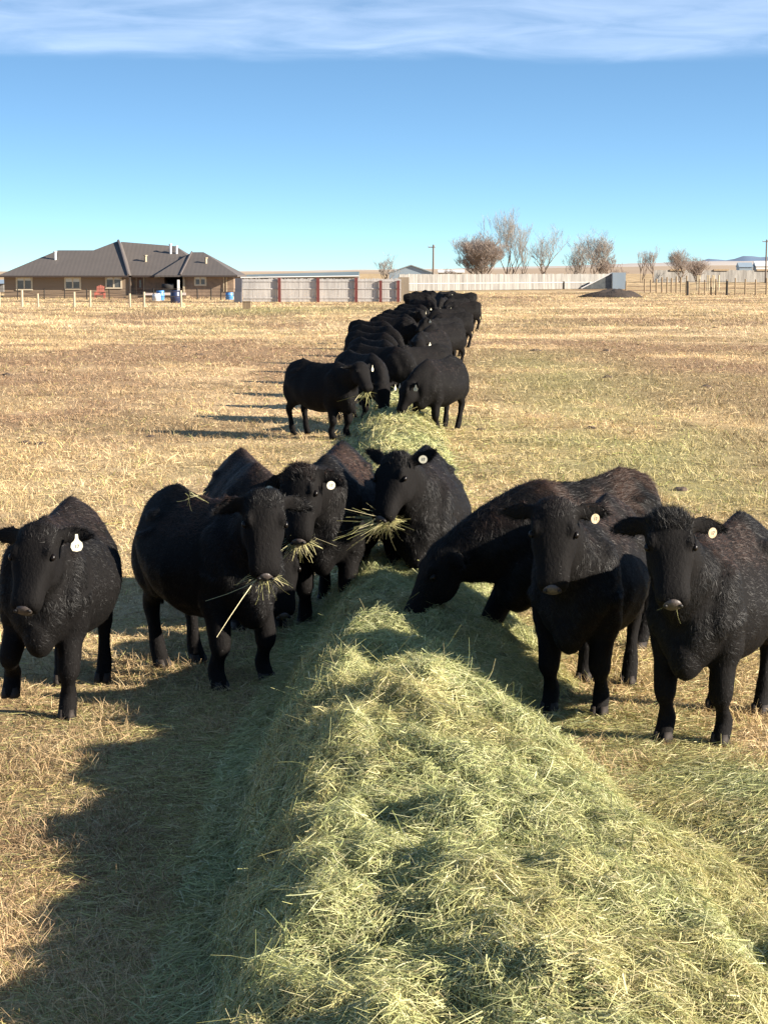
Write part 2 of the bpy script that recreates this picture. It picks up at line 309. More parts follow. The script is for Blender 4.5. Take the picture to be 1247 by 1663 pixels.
# ------------------------------------------------------------------ cows
m_hide = mat('black_hide', (.005, .0042, .004), .8, spec=.12, bump=((60, 60, 30), .5, .01))
m_fur = mat_attr('fur', .47, .19)
m_eye = mat('eye', (.006, .004, .003), .3, spec=.2)
m_nose = mat('nose_skin', (.085, .066, .055), .5, noise=(60., (.04, .03, .027), .2), bump=(120., .4, .004))
m_lip = mat('lip_skin', (.05, .042, .038), .5)
m_nostril = mat('nostril_skin', (.004, .003, .003), .6)
m_tag = mat('tag_plastic', (.60, .58, .47), .4, noise=(30., (.55, .5, .36), .25))
m_tagg = mat('green_tag_plastic', (.04, .45, .22), .4)
m_tago = mat('worn_tag_plastic', (.52, .44, .30), .5, noise=(55., (.28, .18, .08), .2))
m_ink = mat('tag_ink', (.05, .05, .05), .6)
m_hoof = mat('hoof_horn', (.045, .036, .03), .7, spec=.2, noise=(30., (.02, .016, .014), .25))
def ring(c, r, u, hw, ht, hb, pt=2., pb=2., n=20):
    th = np.linspace(0, 2 * math.pi, n, endpoint=False); s, co = np.sin(th), np.cos(th); p = np.where(co >= 0, pt, pb); h = np.where(co >= 0, ht, hb)
    X = hw * np.sign(s) * np.abs(s) ** (2 / p); Z = h * np.sign(co) * np.abs(co) ** (2 / p)
    return np.asarray(c) + X[:, None] * np.asarray(r) + Z[:, None] * np.asarray(u)
def loft(mb, rings):
    n = len(rings[0]); vs = [tuple(p) for r in rings for p in r]; fs = []
    for i in range(len(rings) - 1):
        fs += [(i * n + k, i * n + (k + 1) % n, (i + 1) * n + (k + 1) % n, (i + 1) * n + k) for k in range(n)]
    fs += [tuple(range(n))[::-1], tuple((len(rings) - 1) * n + k for k in range(n))]
    mb.add(vs, fs)
def ellip(mb, c, r, rot=None, n=14):
    M = np.eye(3) if rot is None else rot; rings = []
    for k in range(1, 9):
        a = math.pi * k / 9 - math.pi / 2
        rings.append(ring(np.asarray(c) + M @ np.array([math.sin(a) * r[0], 0, 0]), M @ np.array([0, 1, 0]), M @ np.array([0, 0, 1]), math.cos(a) * r[1], math.cos(a) * r[2], math.cos(a) * r[2], n=n))
    loft(mb, rings)
def path(mb, pts, rads, up=(0, 1, 0), sub=5, n=14, flat=None):
    """tapered limb through pts (Catmull-Rom), rads = (lateral, fore-aft)"""
    P = [np.array(p, float) for p in pts]; Pe = [2 * P[0] - P[1]] + P + [2 * P[-1] - P[-2]]; cs = []; rs = []
    for i in range(len(P) - 1):
        for k in range(sub):
            t = k / sub; p0, p1, p2, p3 = Pe[i:i + 4]
            cs.append(.5 * ((2 * p1) + (-p0 + p2) * t + (2 * p0 - 5 * p1 + 4 * p2 - p3) * t * t + (-p0 + 3 * p1 - 3 * p2 + p3) * t ** 3))
            tt = t * t * (3 - 2 * t); rs.append(np.array(rads[i]) * (1 - tt) + np.array(rads[i + 1]) * tt)
    cs.append(P[-1]); rs.append(np.array(rads[-1])); rings = []
    for i, c in enumerate(cs):
        d = nz(cs[min(i + 1, len(cs) - 1)] - cs[max(i - 1, 0)]); r = np.array(up, float); r = nz(r - d * (r @ d)); u = np.cross(d, r)
        rings.append(ring(c, r, u, rs[i][0], rs[i][1], rs[i][1], n=n))
    loft(mb, rings)
def vary3(p, s, seed):
    return np.stack([fbm(p[:, 0] * s + p[:, 2] * s * .7, p[:, 1] * s + p[:, 2] * s * .6, seed + k * 13, 3) - .5 for k in range(3)], -1) * 2
def make_cow(head, feet=None, wb=1.0, fat=1.0, voxel=.016, fur=34000, seed=0, brown=.3, tags=(1,), tagmat=None, ear_dn=(.0, .0), ear_bk=(.25, .25), number=False, name='cow', furlen=1., tuft=0., ear_len=.225, hoof=True, taground=False, neck=1.):
    """head = (poll xyz, yaw deg, pitch deg, roll deg). Cow looks along +X, left is +Y. feet: 4 offsets FL FR HL HR (x,y,z) or None"""
    rs = np.random.default_rng(100 + seed); mb = MB(); X = np.array([1., 0, 0]); Y = np.array([0, 1., 0]); Z = np.array([0, 0, 1.])
    k = wb
    T = [(-.76, 1.13, .93, .08, 2, 2), (-.71, 1.22, .80, .19, 1.8, 2.2), (-.60, 1.265, .66, .28, 1.3, 2.3), (-.44, 1.295, .54, .335 * fat, 1.18, 2.2), (-.2, 1.245, .45, .38 * fat, 1.25, 2.1),
         (.05, 1.225, .41, .395 * fat, 1.3, 2.1), (.28, 1.235, .43, .35 * fat, 1.3, 2.1), (.46, 1.27, .45, .285 * fat, 1.3, 2.0), (.60, 1.22, .45, .245, 1.6, 1.8), (.71, 1.13, .45, .205, 1.8, 1.6), (.79, 1.02, .48, .155, 2, 1.5), (.85, .92, .55, .09, 2, 1.7)]
    rings = []
    for x, zt, zb, hw, pt, pb in T:
        zc = zb + (zt - zb) * .44; rings.append(ring((x * k, 0, zc), Y, Z, hw, zt - zc, zc - zb, pt, pb, 28))
    loft(mb, rings)
    for s in (1, -1):
        ellip(mb, (-.43 * k, s * .178, 1.075), (.11, .06, .05))                      # hip bones
        ellip(mb, (-.66 * k, s * .09, 1.09), (.07, .06, .07))                          # pin bones
        ellip(mb, (-.50 * k, s * .18, .78), (.22, .125, .27))                          # thigh
        ellip(mb, (.50 * k, s * .175, .84), (.20, .10, .27))                           # shoulder
        ellip(mb, (.65 * k, s * .165, .78), (.10, .085, .15))                            # point of shoulder
    ellip(mb, (.68 * k, 0, .57), (.18, .105, .17))                                      # brisket
    path(mb, [(-.70 * k, 0, 1.19), (-.77 * k, 0, 1.12), (-.80 * k, .01, .9), (-.79 * k, .02, .6), (-.78 * k, .02, .40)], [(.05, .05), (.035, .04), (.022, .022), (.03, .03), (.012, .012)])
    # head frame
    poll = np.array(head[0], float); yw, pt_, rl = [R(a) for a in head[1:4]]
    Mr = np.array(Matrix.Rotation(yw, 3, 'Z') @ Matrix.Rotation(-pt_, 3, 'Y') @ Matrix.Rotation(rl, 3, 'X')); D, S, U = Mr[:, 0], Mr[:, 1], Mr[:, 2]
    def hp(l, wv, h): return poll + D * (l * .93) + S * (wv * 1.14) + U * h
    HS = [(-.07, .03, -.13, .07), (-.03, .065, -.16, .10), (.03, .078, -.185, .118), (.10, .078, -.205, .122), (.17, .068, -.215, .121), (.25, .050, -.205, .117), (.32, .036, -.178, .098), (.39, .027, -.158, .089), (.45, .022, -.145, .089), (.50, .012, -.135, .085), (.54, -.010, -.112, .066)]
    rings = []
    for l, t, b, hw in HS:
        zc = b + (t - b) * .55; rings.append(ring(hp(l, 0, zc), S, U, hw * 1.13, t - zc, zc - b, 2.5, 2.0, 20))
    loft(mb, rings)
    for s in (1, -1):
        ellip(mb, hp(.150, s * .094, .040), (.055, .026, .026), Mr)                     # brow
        ellip(mb, hp(.20, s * .085, -.12), (.12, .035, .08), Mr)                       # cheek
        ellip(mb, hp(.50, s * .048, -.028), (.035, .028, .034), Mr)                    # nostril wings
    ellip(mb, hp(.46, 0, -.125), (.07, .055, .028), Mr)                                # lower lip
    # neck
    n0 = np.array([.50 * k, 0, .96]); n2 = hp(.02, 0, -.07); dist = np.linalg.norm(n2 - n0)
    n1 = n0 + np.array([dist * .45, 0, .03]) + (n2 - n0) * .08; nr_ = []
    low = max(0., min(1., (1.15 - n2[2]) / .6))
    for i in range(11):
        t = i / 10; c = n0 * (1 - t) ** 2 + n1 * 2 * t * (1 - t) + n2 * t * t; dd = nz((n1 - n0) * (1 - t) + (n2 - n1) * t)
        up = nz(Z * (1 - t * .35) + X * .35 * low + U * t * .35); up = nz(up - dd * (up @ dd)); r = nz(np.cross(up, dd)); 
        hw = .225 * (1 - t) ** 1.2 + .115 * (1 - (1 - t) ** 1.2); ht = .27 * (1 - t) + .125 * t; hb = .37 * (1 - t) ** .9 + .14 * (1 - (1 - t) ** .9)
        nr_.append(ring(c, r, up, hw * (1 + (neck - 1) * .5), ht * (1 + (neck - 1) * .4), hb * neck, 1.8, 1.7, 20))
    loft(mb, nr_); NP = [n0 * (1 - t) ** 2 + n1 * 2 * t * (1 - t) + n2 * t * t for t in np.linspace(0, 1, 9)]
    # ears
    ears = []
    for i, s in enumerate((1, -1)):
        e0 = hp(.015, s * .10, -.005); ed = nz(S * s * 1.0 - D * .15 * (1 - 0) - U * ear_bk[i] - Z * ear_dn[i]); fwd = nz(D * .55 + U * .9); wdt = nz(np.cross(ed, fwd)); th = np.cross(wdt, ed); rings = []
        for t, ww, tk in ((0, .034, .03), (.15, .046, .026), (.35, .062, .02), (.6, .058, .017), (.82, .038, .015), (1, .012, .010)):
            rings.append(ring(e0 + ed * ear_len * t - th * .03 * math.sin(t * 3.1), wdt, th, ww, tk * .6, tk, n=14))
        loft(mb, rings); ears.append((e0, ed, th, wdt))
    # legs
    F0 = [(.50 * k, .16, 0), (.50 * k, -.16, 0), (-.52 * k, .15, 0), (-.52 * k, -.15, 0)]
    FT = [np.array(f, float) + (np.array(feet[i]) if feet is not None else 0) for i, f in enumerate(F0)]
    for i, f in enumerate(FT):
        s = 1 if i % 2 == 0 else -1; lift = f[2]
        if i < 2:
            sh = np.array([.52 * k, s * .165, .80]); el = np.array([.47 * k + .15 * (f[0] - .5 * k), s * .165 + .1 * (f[1] - s * .16), .60])
            kn = el * .42 + f * .58 + np.array([.035 + lift * .9, 0, .055 + lift * .25]); fe = f + np.array([-.03 - lift * .2, 0, .125]); ho = f + np.array([.015, 0, .045]); tip = f + np.array([.03, 0, .0])
            path(mb, [sh, el, el * .5 + kn * .5, kn, kn * .5 + fe * .5, fe, ho, tip], [(.13, .17), (.115, .14), (.078, .090), (.072, .076), (.044, .049), (.055, .058), (.055, .06), (.060, .07)])
        else:
            hpj = np.array([-.46 * k, s * .16, .95]); st = np.array([-.36 * k + .2 * (f[0] + .52 * k), s * .185, .70]); hk = st * .38 + f * .62 + np.array([-.17 * k - lift * .4, 0, .19 + lift * .1]); fe = f + np.array([-.045, 0, .13]); ho = f + np.array([.0, 0, .045]); tip = f + np.array([.015, 0, 0])
            path(mb, [hpj, st, st * .45 + hk * .55, hk, hk * .5 + fe * .5, fe, ho, tip], [(.15, .23), (.125, .18), (.072, .095), (.058, .076), (.043, .051), (.054, .058), (.055, .06), (.060, .07)])
    tmp = mb.build('tmp', None)
    rm = tmp.modifiers.new('r', 'REMESH'); rm.mode = 'VOXEL'; rm.voxel_size = voxel; rm.use_smooth_shade = True
    sm = tmp.modifiers.new('s', 'SMOOTH'); sm.factor = .5; sm.iterations = 6 if voxel < .02 else 3
    dg = bpy.context.evaluated_depsgraph_get(); me = bpy.data.meshes.new_from_object(tmp.evaluated_get(dg)); tm = tmp.data
    bpy.data.objects.remove(tmp); bpy.data.meshes.remove(tm)
    me.name = name; nv = len(me.vertices); co = np.empty(nv * 3, np.float32); me.vertices.foreach_get('co', co); co = co.reshape(-1, 3)
    no = np.empty(nv * 3, np.float32); me.vertices.foreach_get('normal', no); no = no.reshape(-1, 3)
    co2 = co + no * ((fbm(co[:, 0] * 7 + co[:, 2] * 3, co[:, 1] * 7 - co[:, 2] * 5, 200 + seed, 2) - .5) * .016)[:, None]
    me.vertices.foreach_set('co', co2.ravel()); me.polygons.foreach_set('use_smooth', [True] * len(me.polygons)); me.update()
    root = link(name, me, m_hide)
    # fur
    if fur:
        nf = len(me.polygons); ar = np.empty(nf, np.float32); me.polygons.foreach_get('area', ar); ce = np.empty(nf * 3, np.float32); me.polygons.foreach_get('center', ce); ce = ce.reshape(-1, 3); fn = np.empty(nf * 3, np.float32); me.polygons.foreach_get('normal', fn); fn = fn.reshape(-1, 3)
        pick = rs.choice(nf, fur, p=ar / ar.sum()); P = ce[pick] + rs.normal(0, voxel * .35, (fur, 3)); Nn = fn[pick]; P = P - Nn * ((P - ce[pick]) * Nn).sum(-1, keepdims=True) - Nn * .004
        fl = np.tile(np.array([-.8, 0, -.55]), (fur, 1)); leg = P[:, 2] < .5; fl[leg] = (-.15, 0, -1)
        npth = np.array(NP); dn = np.linalg.norm(P[:, None] - npth[None], axis=2); ni = dn.argmin(1); isn = (dn.min(1) < .36) & (P[:, 0] > .5 * k); fl[isn] = nz(n0 - n2) * .6 + np.array([0, 0, -.7])
        rel = P - poll; ish = (np.abs(rel @ D - .22) < .36) & (np.abs(rel @ S) < .17) & (np.abs(rel @ U + .05) < .2); fl[ish] = -D + U * 0
        isear = np.zeros(fur, bool)
        for e0, ed, th, wdt in ears:
            m_ = (((P - e0) @ ed) > .03) & (np.linalg.norm(P - e0, axis=1) < ear_len + .06); isear |= m_; fl[m_] = ed
        fl = nz(fl) + .55 * vary3(P, 3.5, 300 + seed) + .50 * vary3(P, 11, 330 + seed) + .42 * rs.normal(0, 1, (fur, 3)); fl = fl - Nn * (fl * Nn).sum(-1, keepdims=True)
        Dh = nz(nz(fl) + Nn * (.17 + .24 * rs.random((fur, 1)))); L = rs.uniform(.018, .048, fur) * furlen; L = np.where(ish, L * .6, L); L = np.where(leg, L * .6, L); L = np.where(isear, L * .9, L)
        pt = ish & (rel @ D < .10) & (rel @ U > 0); L = np.where(pt, L * (1.9 + tuft * 2), L)
        ridge = (Nn[:, 2] > .6) & ~ish & (P[:, 2] > .9); L = np.where(ridge | (isn & ~ish), L * 1.35, L)
        if tuft: Dh[pt] = nz(Dh[pt] + U * .9 * tuft + rs.normal(0, .35, (pt.sum(), 3)))
        Sd = nz(np.cross(Dh, Nn) + .5 * Nn * rs.normal(0, 1, (fur, 1))); W = rs.uniform(.002, .0042, fur) * (1 if voxel < .02 else 1.8)
        V = np.empty((fur, 3, 3), np.float32); V[:, 0] = P - Sd * W[:, None] * .5; V[:, 1] = P + Sd * W[:, None] * .5; V[:, 2] = P + Dh * L[:, None] - Nn * (L * .15)[:, None]
        Qh = np.arange(fur * 3).reshape(-1, 3)
        c = np.array([.0062, .0057, .0056]) * rs.uniform(.3, 2.0, (fur, 1)) * (.6 + .9 * fbm(P[:, 0] * 6, P[:, 2] * 6 + P[:, 1] * 4, 350 + seed, 3))[:, None]; c = np.where(rs.random((fur, 1)) > .96, c * 2.2, c)
        bm = brown * sstep(.43, .62, fbm(P[:, 0] * 2.2 + seed, P[:, 1] * 2.2, 400 + seed, 3)) * sstep(.2, .75, Nn[:, 2]) * sstep(.85, 1.1, P[:, 2]) * np.where(ish, .3, 1); bm = (bm * rs.uniform(.3, 1.5, fur)).clip(0, 1)[:, None]
        c = c * (1 - bm) + np.array([.070, .038, .025]) * bm
        fo = link('coat', np_mesh('coat', V.reshape(-1, 3), Qh, np.repeat(c, 3, axis=0)), m_fur, root)
    # eyes, nose, tags
    det = voxel < .03
    if det:
        for s in (1, -1):
            e = MB(); ellip(e, (0, 0, 0), (.024, .016, .018), Mr, 12); eo = e.build('eye', m_eye, root, True); eo.location = hp(.185, s * .1165, .012)
        nb = MB(); ellip(nb, hp(.528, 0, -.048), (.034, .057, .048), Mr, 18); no_ = nb.build('nose', m_nose, root, True); lb = MB(); ellip(lb, hp(.508, 0, -.112), (.030, .042, .020), Mr, 14); lb.build('lower_lip', m_lip, root, True)
        for s in (1, -1):
            q = MB(); ellip(q, hp(.554, s * .037, -.028), (.010, .013, .016), Mr, 10); q.build('nostril', m_nostril, no_, True)
    for ti in tags:
        i = 0 if ti > 0 else 1; e0, ed, th, wdt = ears[i]; c0 = e0 + ed * ear_len * .55 + th * .03
        f = nz(th * 1.0 + ed * .2 + D * .5 + S * .45); f = nz(np.array([f[0], f[1], f[2] * .15])); dn_ = np.array([0, 0, -1.]); sx = np.cross(dn_, f)
        prof = [(-.008, .012), (.008, .012), (.010, -.012), (.016, -.026), (.034, -.042), (.038, -.066), (.026, -.088), (0, -.094), (-.026, -.088), (-.038, -.066), (-.034, -.042), (-.016, -.026), (-.010, -.012)]
        if taground: prof = [(.032 * math.sin(2 * math.pi * q_ / 16), -.03 + .030 * math.cos(2 * math.pi * q_ / 16)) for q_ in range(16)]
        tb = MB(); n_ = len(prof); vs = [c0 + sx * a - dn_ * b + f * .003 for a, b in prof] + [c0 + sx * a - dn_ * b - f * .0 for a, b in prof]
        tb.add(vs, [tuple(range(n_)), tuple(range(n_, 2 * n_))[::-1]] + [(j, j + n_, (j + 1) % n_ + n_, (j + 1) % n_) for j in range(n_)])
        to = tb.build('ear_tag', tagmat or m_tag, root)
        if det:
            ib = MB()
            def stroke(a0, b0, a1, b1, w_=.0022):
                p0 = c0 - sx * a0 - dn_ * b0 + f * .0042; p1 = c0 - sx * a1 - dn_ * b1 + f * .0042; dd = nz(p1 - p0); pp = np.cross(dd, f) * w_
                ib.add([p0 - pp, p0 + pp, p1 + pp, p1 - pp], [(0, 1, 2, 3)])
            sg = 1
            oy = .032 if taground else 0.
            stroke(-.006, -.052 + oy, -.006, -.072 + oy); stroke(.002, -.053 + oy, .013, -.053 + oy); stroke(.012, -.055 + oy, .005, -.072 + oy)
            ib.build('number', m_ink, to)
    if hoof and det:
        for i, f_ in enumerate(FT):
            hb_ = MB(); off = .02 if i < 2 else .008
            for s2 in (-1, 1):
                rings = []
                for zz, a, b, xo in ((0.0, .038, .068, .012), (.03, .036, .06, .008), (.062, .031, .050, -.002)):
                    rings.append(ring(f_ + np.array([off + xo, s2 * .026, zz + .002]), Y, X, a * .86, b, b * .8, 2, 2.6, 14))
                loft(hb_, rings)
            hb_.build('hoof', m_hoof, root, True)
    root['_poll'] = 0; del root['_poll']
    info = dict(hp=hp, D=D, S=S, U=U, ears=ears)
    return root, info
def place(o, x, y, hd, s): o.location = (x, y, 0); o.rotation_euler = (0, 0, R(hd)); o.scale = (s, s, s)
def wisp(name, label, at, dirs, n, L, spread, W=.0038, cols=None, seed=0, droop=.35):
    """a mouthful of hay held in a muzzle: stems fan out of one point"""
    rs = np.random.default_rng(seed); P = np.array(at)[None] + rs.normal(0, 1, (n, 3)) * np.array([.032, .016, .012]); dd = np.array(dirs); D = nz(dd[rs.integers(0, len(dd), n)] + rs.normal(0, spread, (n, 3)))
    Ls = rs.uniform(L * .35, L, n); S = nz(np.cross(D, rs.normal(0, 1, (n, 3)))); P = P - D * (Ls * rs.uniform(0, .35, n))[:, None]; B = rs.normal(0, .75, (n, 3)) * np.array([1, .8, .5]) + np.array([0, 0, -droop])
    V, Q = ribbons(P, D, Ls, W * rs.uniform(.7, 1.5, n), S, B, 4, .5)
    c = HAYC[rs.choice([0, 2, 4, 7, 1], n)] * rs.uniform(.85, 1.25, (n, 1)); V = V - np.array(at); o = link(name, np_mesh(name, V, Q, np.repeat(c, 10, axis=0)), m_hay); o.location = at
    return tag(o, label, 'hay wisp')
def at_head(o, info, l, wv, h):
    s = o.scale[0]; p = info['hp'](l, wv, h) * s; M = Matrix.Rotation(o.rotation_euler[2], 3, 'Z'); return np.array(M @ Vector(p)) + np.array(o.location)
G1 = 'black cows standing near along the windrow'
NEAR = [
 dict(k='A', x=-2.00, y=11.25, hd=-92, s=.95, head=((.80, .05, 1.21), -8, -52, 2), wb=.88, feet=[(.06, -.02, 0), (-.10, -.09, .10), (-.08, .02, 0), (-.02, .05, 0)], tags=(1,), brown=.25,
      label='black cow walking alone at the far left, white ear tag over its face'),
 dict(k='B', x=-1.16, y=11.95, hd=-53, s=.96, head=((.87, -.10, 1.31), -30, -68, -6), wb=.82, feet=[(.0, .04, 0), (.03, -.03, 0), (.04, .0, 0), (.02, .02, 0)], tags=(), brown=.8, ear_dn=(.3, .5),
      label='big black cow turned half right with long hay stalks hanging from its mouth'),
 dict(k='C', x=-1.03, y=14.0, hd=-78, s=.98, head=((1.0, .08, .70), 5, -72, 0), wb=.95, feet=None, tags=(), brown=.5,
      label='black cow behind the big hay chewer, its rounded back showing and head lowered'),
 dict(k='D', x=-.38, y=14.1, hd=-96, s=1.02, head=((.98, -.12, 1.19), 4, -62, 14), wb=.95, feet=None, tags=(1, -1), brown=.9, ear_dn=(.55, .55), tuft=.3,
      label='curly faced black cow with two round white ear tags, chewing hay'),
 dict(k='E', x=.30, y=14.35, hd=-95, s=.98, head=((.90, -.13, 1.29), -22, -52, 8), wb=.95, feet=None, tags=(1,), brown=.15, ear_dn=(-.4, -.5), tuft=.2,
      label='black cow with raised ears and a big bundle of hay sticking sideways from its mouth'),
 dict(k='F', neck=1.4, x=1.34, y=12.5, hd=-134, s=1.0, fat=1.0, head=((1.06, -.30, .82), -38, -58, -6), wb=.95, feet=[(.1, 0, 0), (.30, -.08, 0), (0, 0, 0), (0, 0, 0)], tags=(), brown=.7, furlen=1.5,
      label='shaggy black cow seen from its side with its head buried in the hay'),
 dict(k='G', fat=.9, x=1.29, y=11.3, hd=-109, s=.96, head=((.93, -.03, 1.35), 12, -60, 0), wb=.9, feet=[(0, 0, 0), (0, .0, 0), (0, 0, 0), (0, 0, 0)], tags=(1,), brown=.5, tagmat='o', ear_dn=(.1, .1),
      label='black cow facing forward in shade, just left of the young one'),
 dict(k='I', fat=.9, x=1.94, y=10.57, hd=-118, s=.95, head=((.93, .0, 1.385), 25, -55, 2), wb=.85, feet=[(-.04, 0, 0), (.06, 0, 0), (.0, 0, 0), (0, 0, 0)], tags=(1,), brown=.6, tagmat='o', tuft=.45, ear_dn=(.2, .2),
      label='young black cow with a shaggy forelock facing forward at the right edge'),
]
INFO = {}
for i, c in enumerate(NEAR):
    o, info = make_cow(c['head'], c['feet'], c['wb'], fat=c.get('fat', 1.), neck=c.get('neck', 1.), voxel=.015, fur=210000, seed=i + 1, brown=c['brown'], tags=c['tags'], tagmat=m_tago if c.get('tagmat') else None,
                       ear_dn=c.get('ear_dn', (0, 0)), furlen=c.get('furlen', 1.), tuft=c.get('tuft', 0), taground=c['k'] != 'A')
    place(o, c['x'], c['y'], c['hd'], c['s']); tag(o, c['label'], 'cow', G1); INFO[c['k']] = (o, info)
o, i_ = INFO['B']; a = at_head(o, i_, .50, 0, -.10)
wisp('hay_wisp', 'few long yellow stalks trailing from the big cow at left', a, [(1, -.2, .1), (-1, -.2, .1), (.6, -.6, 0)], 70, .11, .3, .0032, seed=1, droop=1.0)
wisp('hay_wisp', 'single long straw hanging down left from the big cow', a, [(-.8, -.3, -1.0)], 2, .46, .04, .0048, seed=7, droop=.05)
o, i_ = INFO['D']; a = at_head(o, i_, .50, 0, -.10)
wisp('hay_wisp', 'small green tuft in the mouth of the curly faced cow', a, [(-1, -.3, .1), (-1, -.2, .2), (.9, -.3, .1)], 220, .10, .35, .0028, seed=2, droop=1.0)
o, i_ = INFO['E']; a = at_head(o, i_, .50, 0, -.10)
wisp('hay_wisp', 'big bundle of hay jutting left from the mouth of the cow with raised ears', a + np.array([.02, 0, 0]), [(-1, -.3, .45), (-1, -.3, .25), (-1, -.2, .1), (-1, -.2, .35)], 380, .17, .16, .0028, seed=3, droop=.55)
wisp('hay_wisp', 'few dry stalks lying on the back of the big cow at left', np.array([-1.24, 11.86, 1.20]), [(1, -.5, -.1), (-.6, -.8, -.2), (.7, .6, -.05)], 9, .16, .5, .0035, seed=9, droop=.1)
o, i_ = INFO['I']; a = at_head(o, i_, .50, 0, -.08)
wisp('hay_wisp', 'thin straw at the mouth of the young cow at the right edge', a, [(-1, -.3, -.5)], 3, .12, .15, seed=4)
# far cows: five poses built once, then copied
G2 = 'black cows packed in two files farther along the windrow'
VAR = [
 make_cow(((.95, -.05, .72), -8, -70, 0), None, .98, voxel=.03, fur=16000, seed=21, brown=.3, tags=(1,)),
 make_cow(((.93, .06, .62), 10, -76, 0), None, .98, voxel=.03, fur=16000, seed=22, brown=.5, tags=(-1,)),
 make_cow(((.98, .0, 1.22), -12, -45, 0), None, .98, voxel=.03, fur=16000, seed=23, brown=.1, tags=(1,)),
 make_cow(((.90, .18, 1.02), 35, -60, 0), [(.1, 0, 0), (-.05, 0, 0), (.0, 0, 0), (.1, 0, 0)], .98, voxel=.03, fur=16000, seed=24, brown=.7, tags=(1,)),
 make_cow(((.90, -.15, .85), -30, -66, 0), [(-.05, 0, 0), (.1, 0, 0), (.1, 0, 0), (.0, 0, 0)], .98, voxel=.03, fur=16000, seed=25, brown=.6, tags=(1, -1)),
]
used = set()
def far_cow(v, x, y, hd, s, label, tagm=None):
    src = VAR[v][0]
    if v not in used: used.add(v); o = src
    else:
        o = src.copy(); COL.objects.link(o)
        for ch in list(src.children):
            c = ch.copy(); COL.objects.link(c); c.parent = o
    place(o, x, y, hd, s); tag(o, label, 'cow', G2); return o
def cxy(d, off): return float(crest(np.array(d))) + off
L1 = far_cow(2, -1.02, 29.6, -48, .97, 'black cow standing broadside at the front left of the far group, head up')
FAR = [
 (0, -0.42, 32.6, -62, .98, 'grazing black cow just behind the broadside one, seen from its front left'),
 (4, 0.92, 30.7, -118, .97, 'brownish black cow at the front right of the far group, its head down'),
 (1, -0.12, 35.5, -39, .98, 'black cow third in the far left file'),
 (0, 0.73, 36.2, -139, .96, 'black cow right behind the brownish one, its face above that cow\'s back'),
 (0, -0.24, 39.0, -55, .98, 'black cow fourth in the far left file'),
 (3, 1.08, 43.5, -118, 1.0, 'large sunlit black cow with a pale grey flank in the far right file'),
 (1, -0.32, 43.5, -44, .98, None), (0, -0.24, 48.0, -39, 1.0, None), (4, -0.37, 52.5, -38, 1.0, 'black cow whose rump makes the left end of the packed dark block'),
 (1, 0.23, 57.0, -31, 1.0, None), (0, 0.35, 62.0, -36, .98, None), (2, 0.55, 67.0, -39, 1.0, None),
 (0, 1.63, 50.5, -134, .98, None), (2, 1.88, 57.0, -131, .98, None), (1, 2.38, 64.0, -156, .98, None), (0, 2.48, 72.0, -150, .98, None),
 (3, 3.53, 82.0, -159, 1.05, 'brown tinged black cow standing clear at the right side of the far group'),
 (0, 0.95, 73.0, -42, .98, None), (1, 1.20, 80.0, -34, .98, None), (4, 1.90, 92.0, -37, 1.0, None),
 (0, 1.95, 106.0, -9, 1.1, 'black cow with a square dark rump at the far left end of the group'), (1, 2.50, 118.0, -17, 1.08, None), (0, 3.18, 100.0, -104, 1.0, None), (1, 3.78, 96.0, -146, 1.0, None),
 (0, 4.28, 104.0, -173, 1.05, None), (2, 3.50, 112.0, -72, 1.05, None), (1, 4.78, 112.0, -167, 1.08, 'black cow at the very far right end of the group'), (0, 3.98, 119.0, -139, 1.1, None), (1, 3.0, 124.0, -60, 1.1, None)]
for v, x, y, hd, s, lab in FAR:
    far_cow(v, x, y, hd, s, lab or 'black cow in the packed far files, mostly hidden by its neighbours')
a = np.array(L1.matrix_basis @ Vector(VAR[2][1]['hp'](.50, 0, -.10)))
wisp('hay_wisp', 'pale hay in the mouth of the broadside cow of the far group', a, [(-.6, -.6, -.9), (-.2, -.3, -1)], 36, .2, .3, .01, seed=5)
# ------------------------------------------------------------------ dung in the pasture
m_dung = mat('dung', (.045, .03, .02), .9, noise=(8., (.09, .06, .04), .2), bump=(25., .8, .03))
def lump(name, x, y, r, h, m, seed, n=22, k=7, lab=None, cat=None, grp=None, sub=3.):
    rs = np.random.default_rng(seed); vs = []; fs = []
    for i in range(k):
        t = i / (k - 1)
        for j in range(n):
            a_ = 2 * math.pi * j / n; q = 1 + .3 * (vn(math.cos(a_) * 1.5 + seed * 3.1, math.sin(a_) * 1.5 + t * 2, seed) - .5) * 2
            rr = r * (1 - t) * float(q); zz = h * (1 - (1 - t) ** 2.2) * (1 + .35 * (float(vn(math.cos(a_) * (1 - t) * sub, math.sin(a_) * (1 - t) * sub, seed + 9)) - .5))
            vs.append((rr * math.cos(a_), rr * math.sin(a_), zz - .02 * h))
    for i in range(k - 1): fs += [(i * n + j, i * n + (j + 1) % n, (i + 1) * n + (j + 1) % n, (i + 1) * n + j) for j in range(n)]
    o = MB().add(vs, fs).build(name, m, None, True); o.location = (x, y, float(gz(np.array(x), np.array(y)))); tag(o, lab, cat, grp); return o
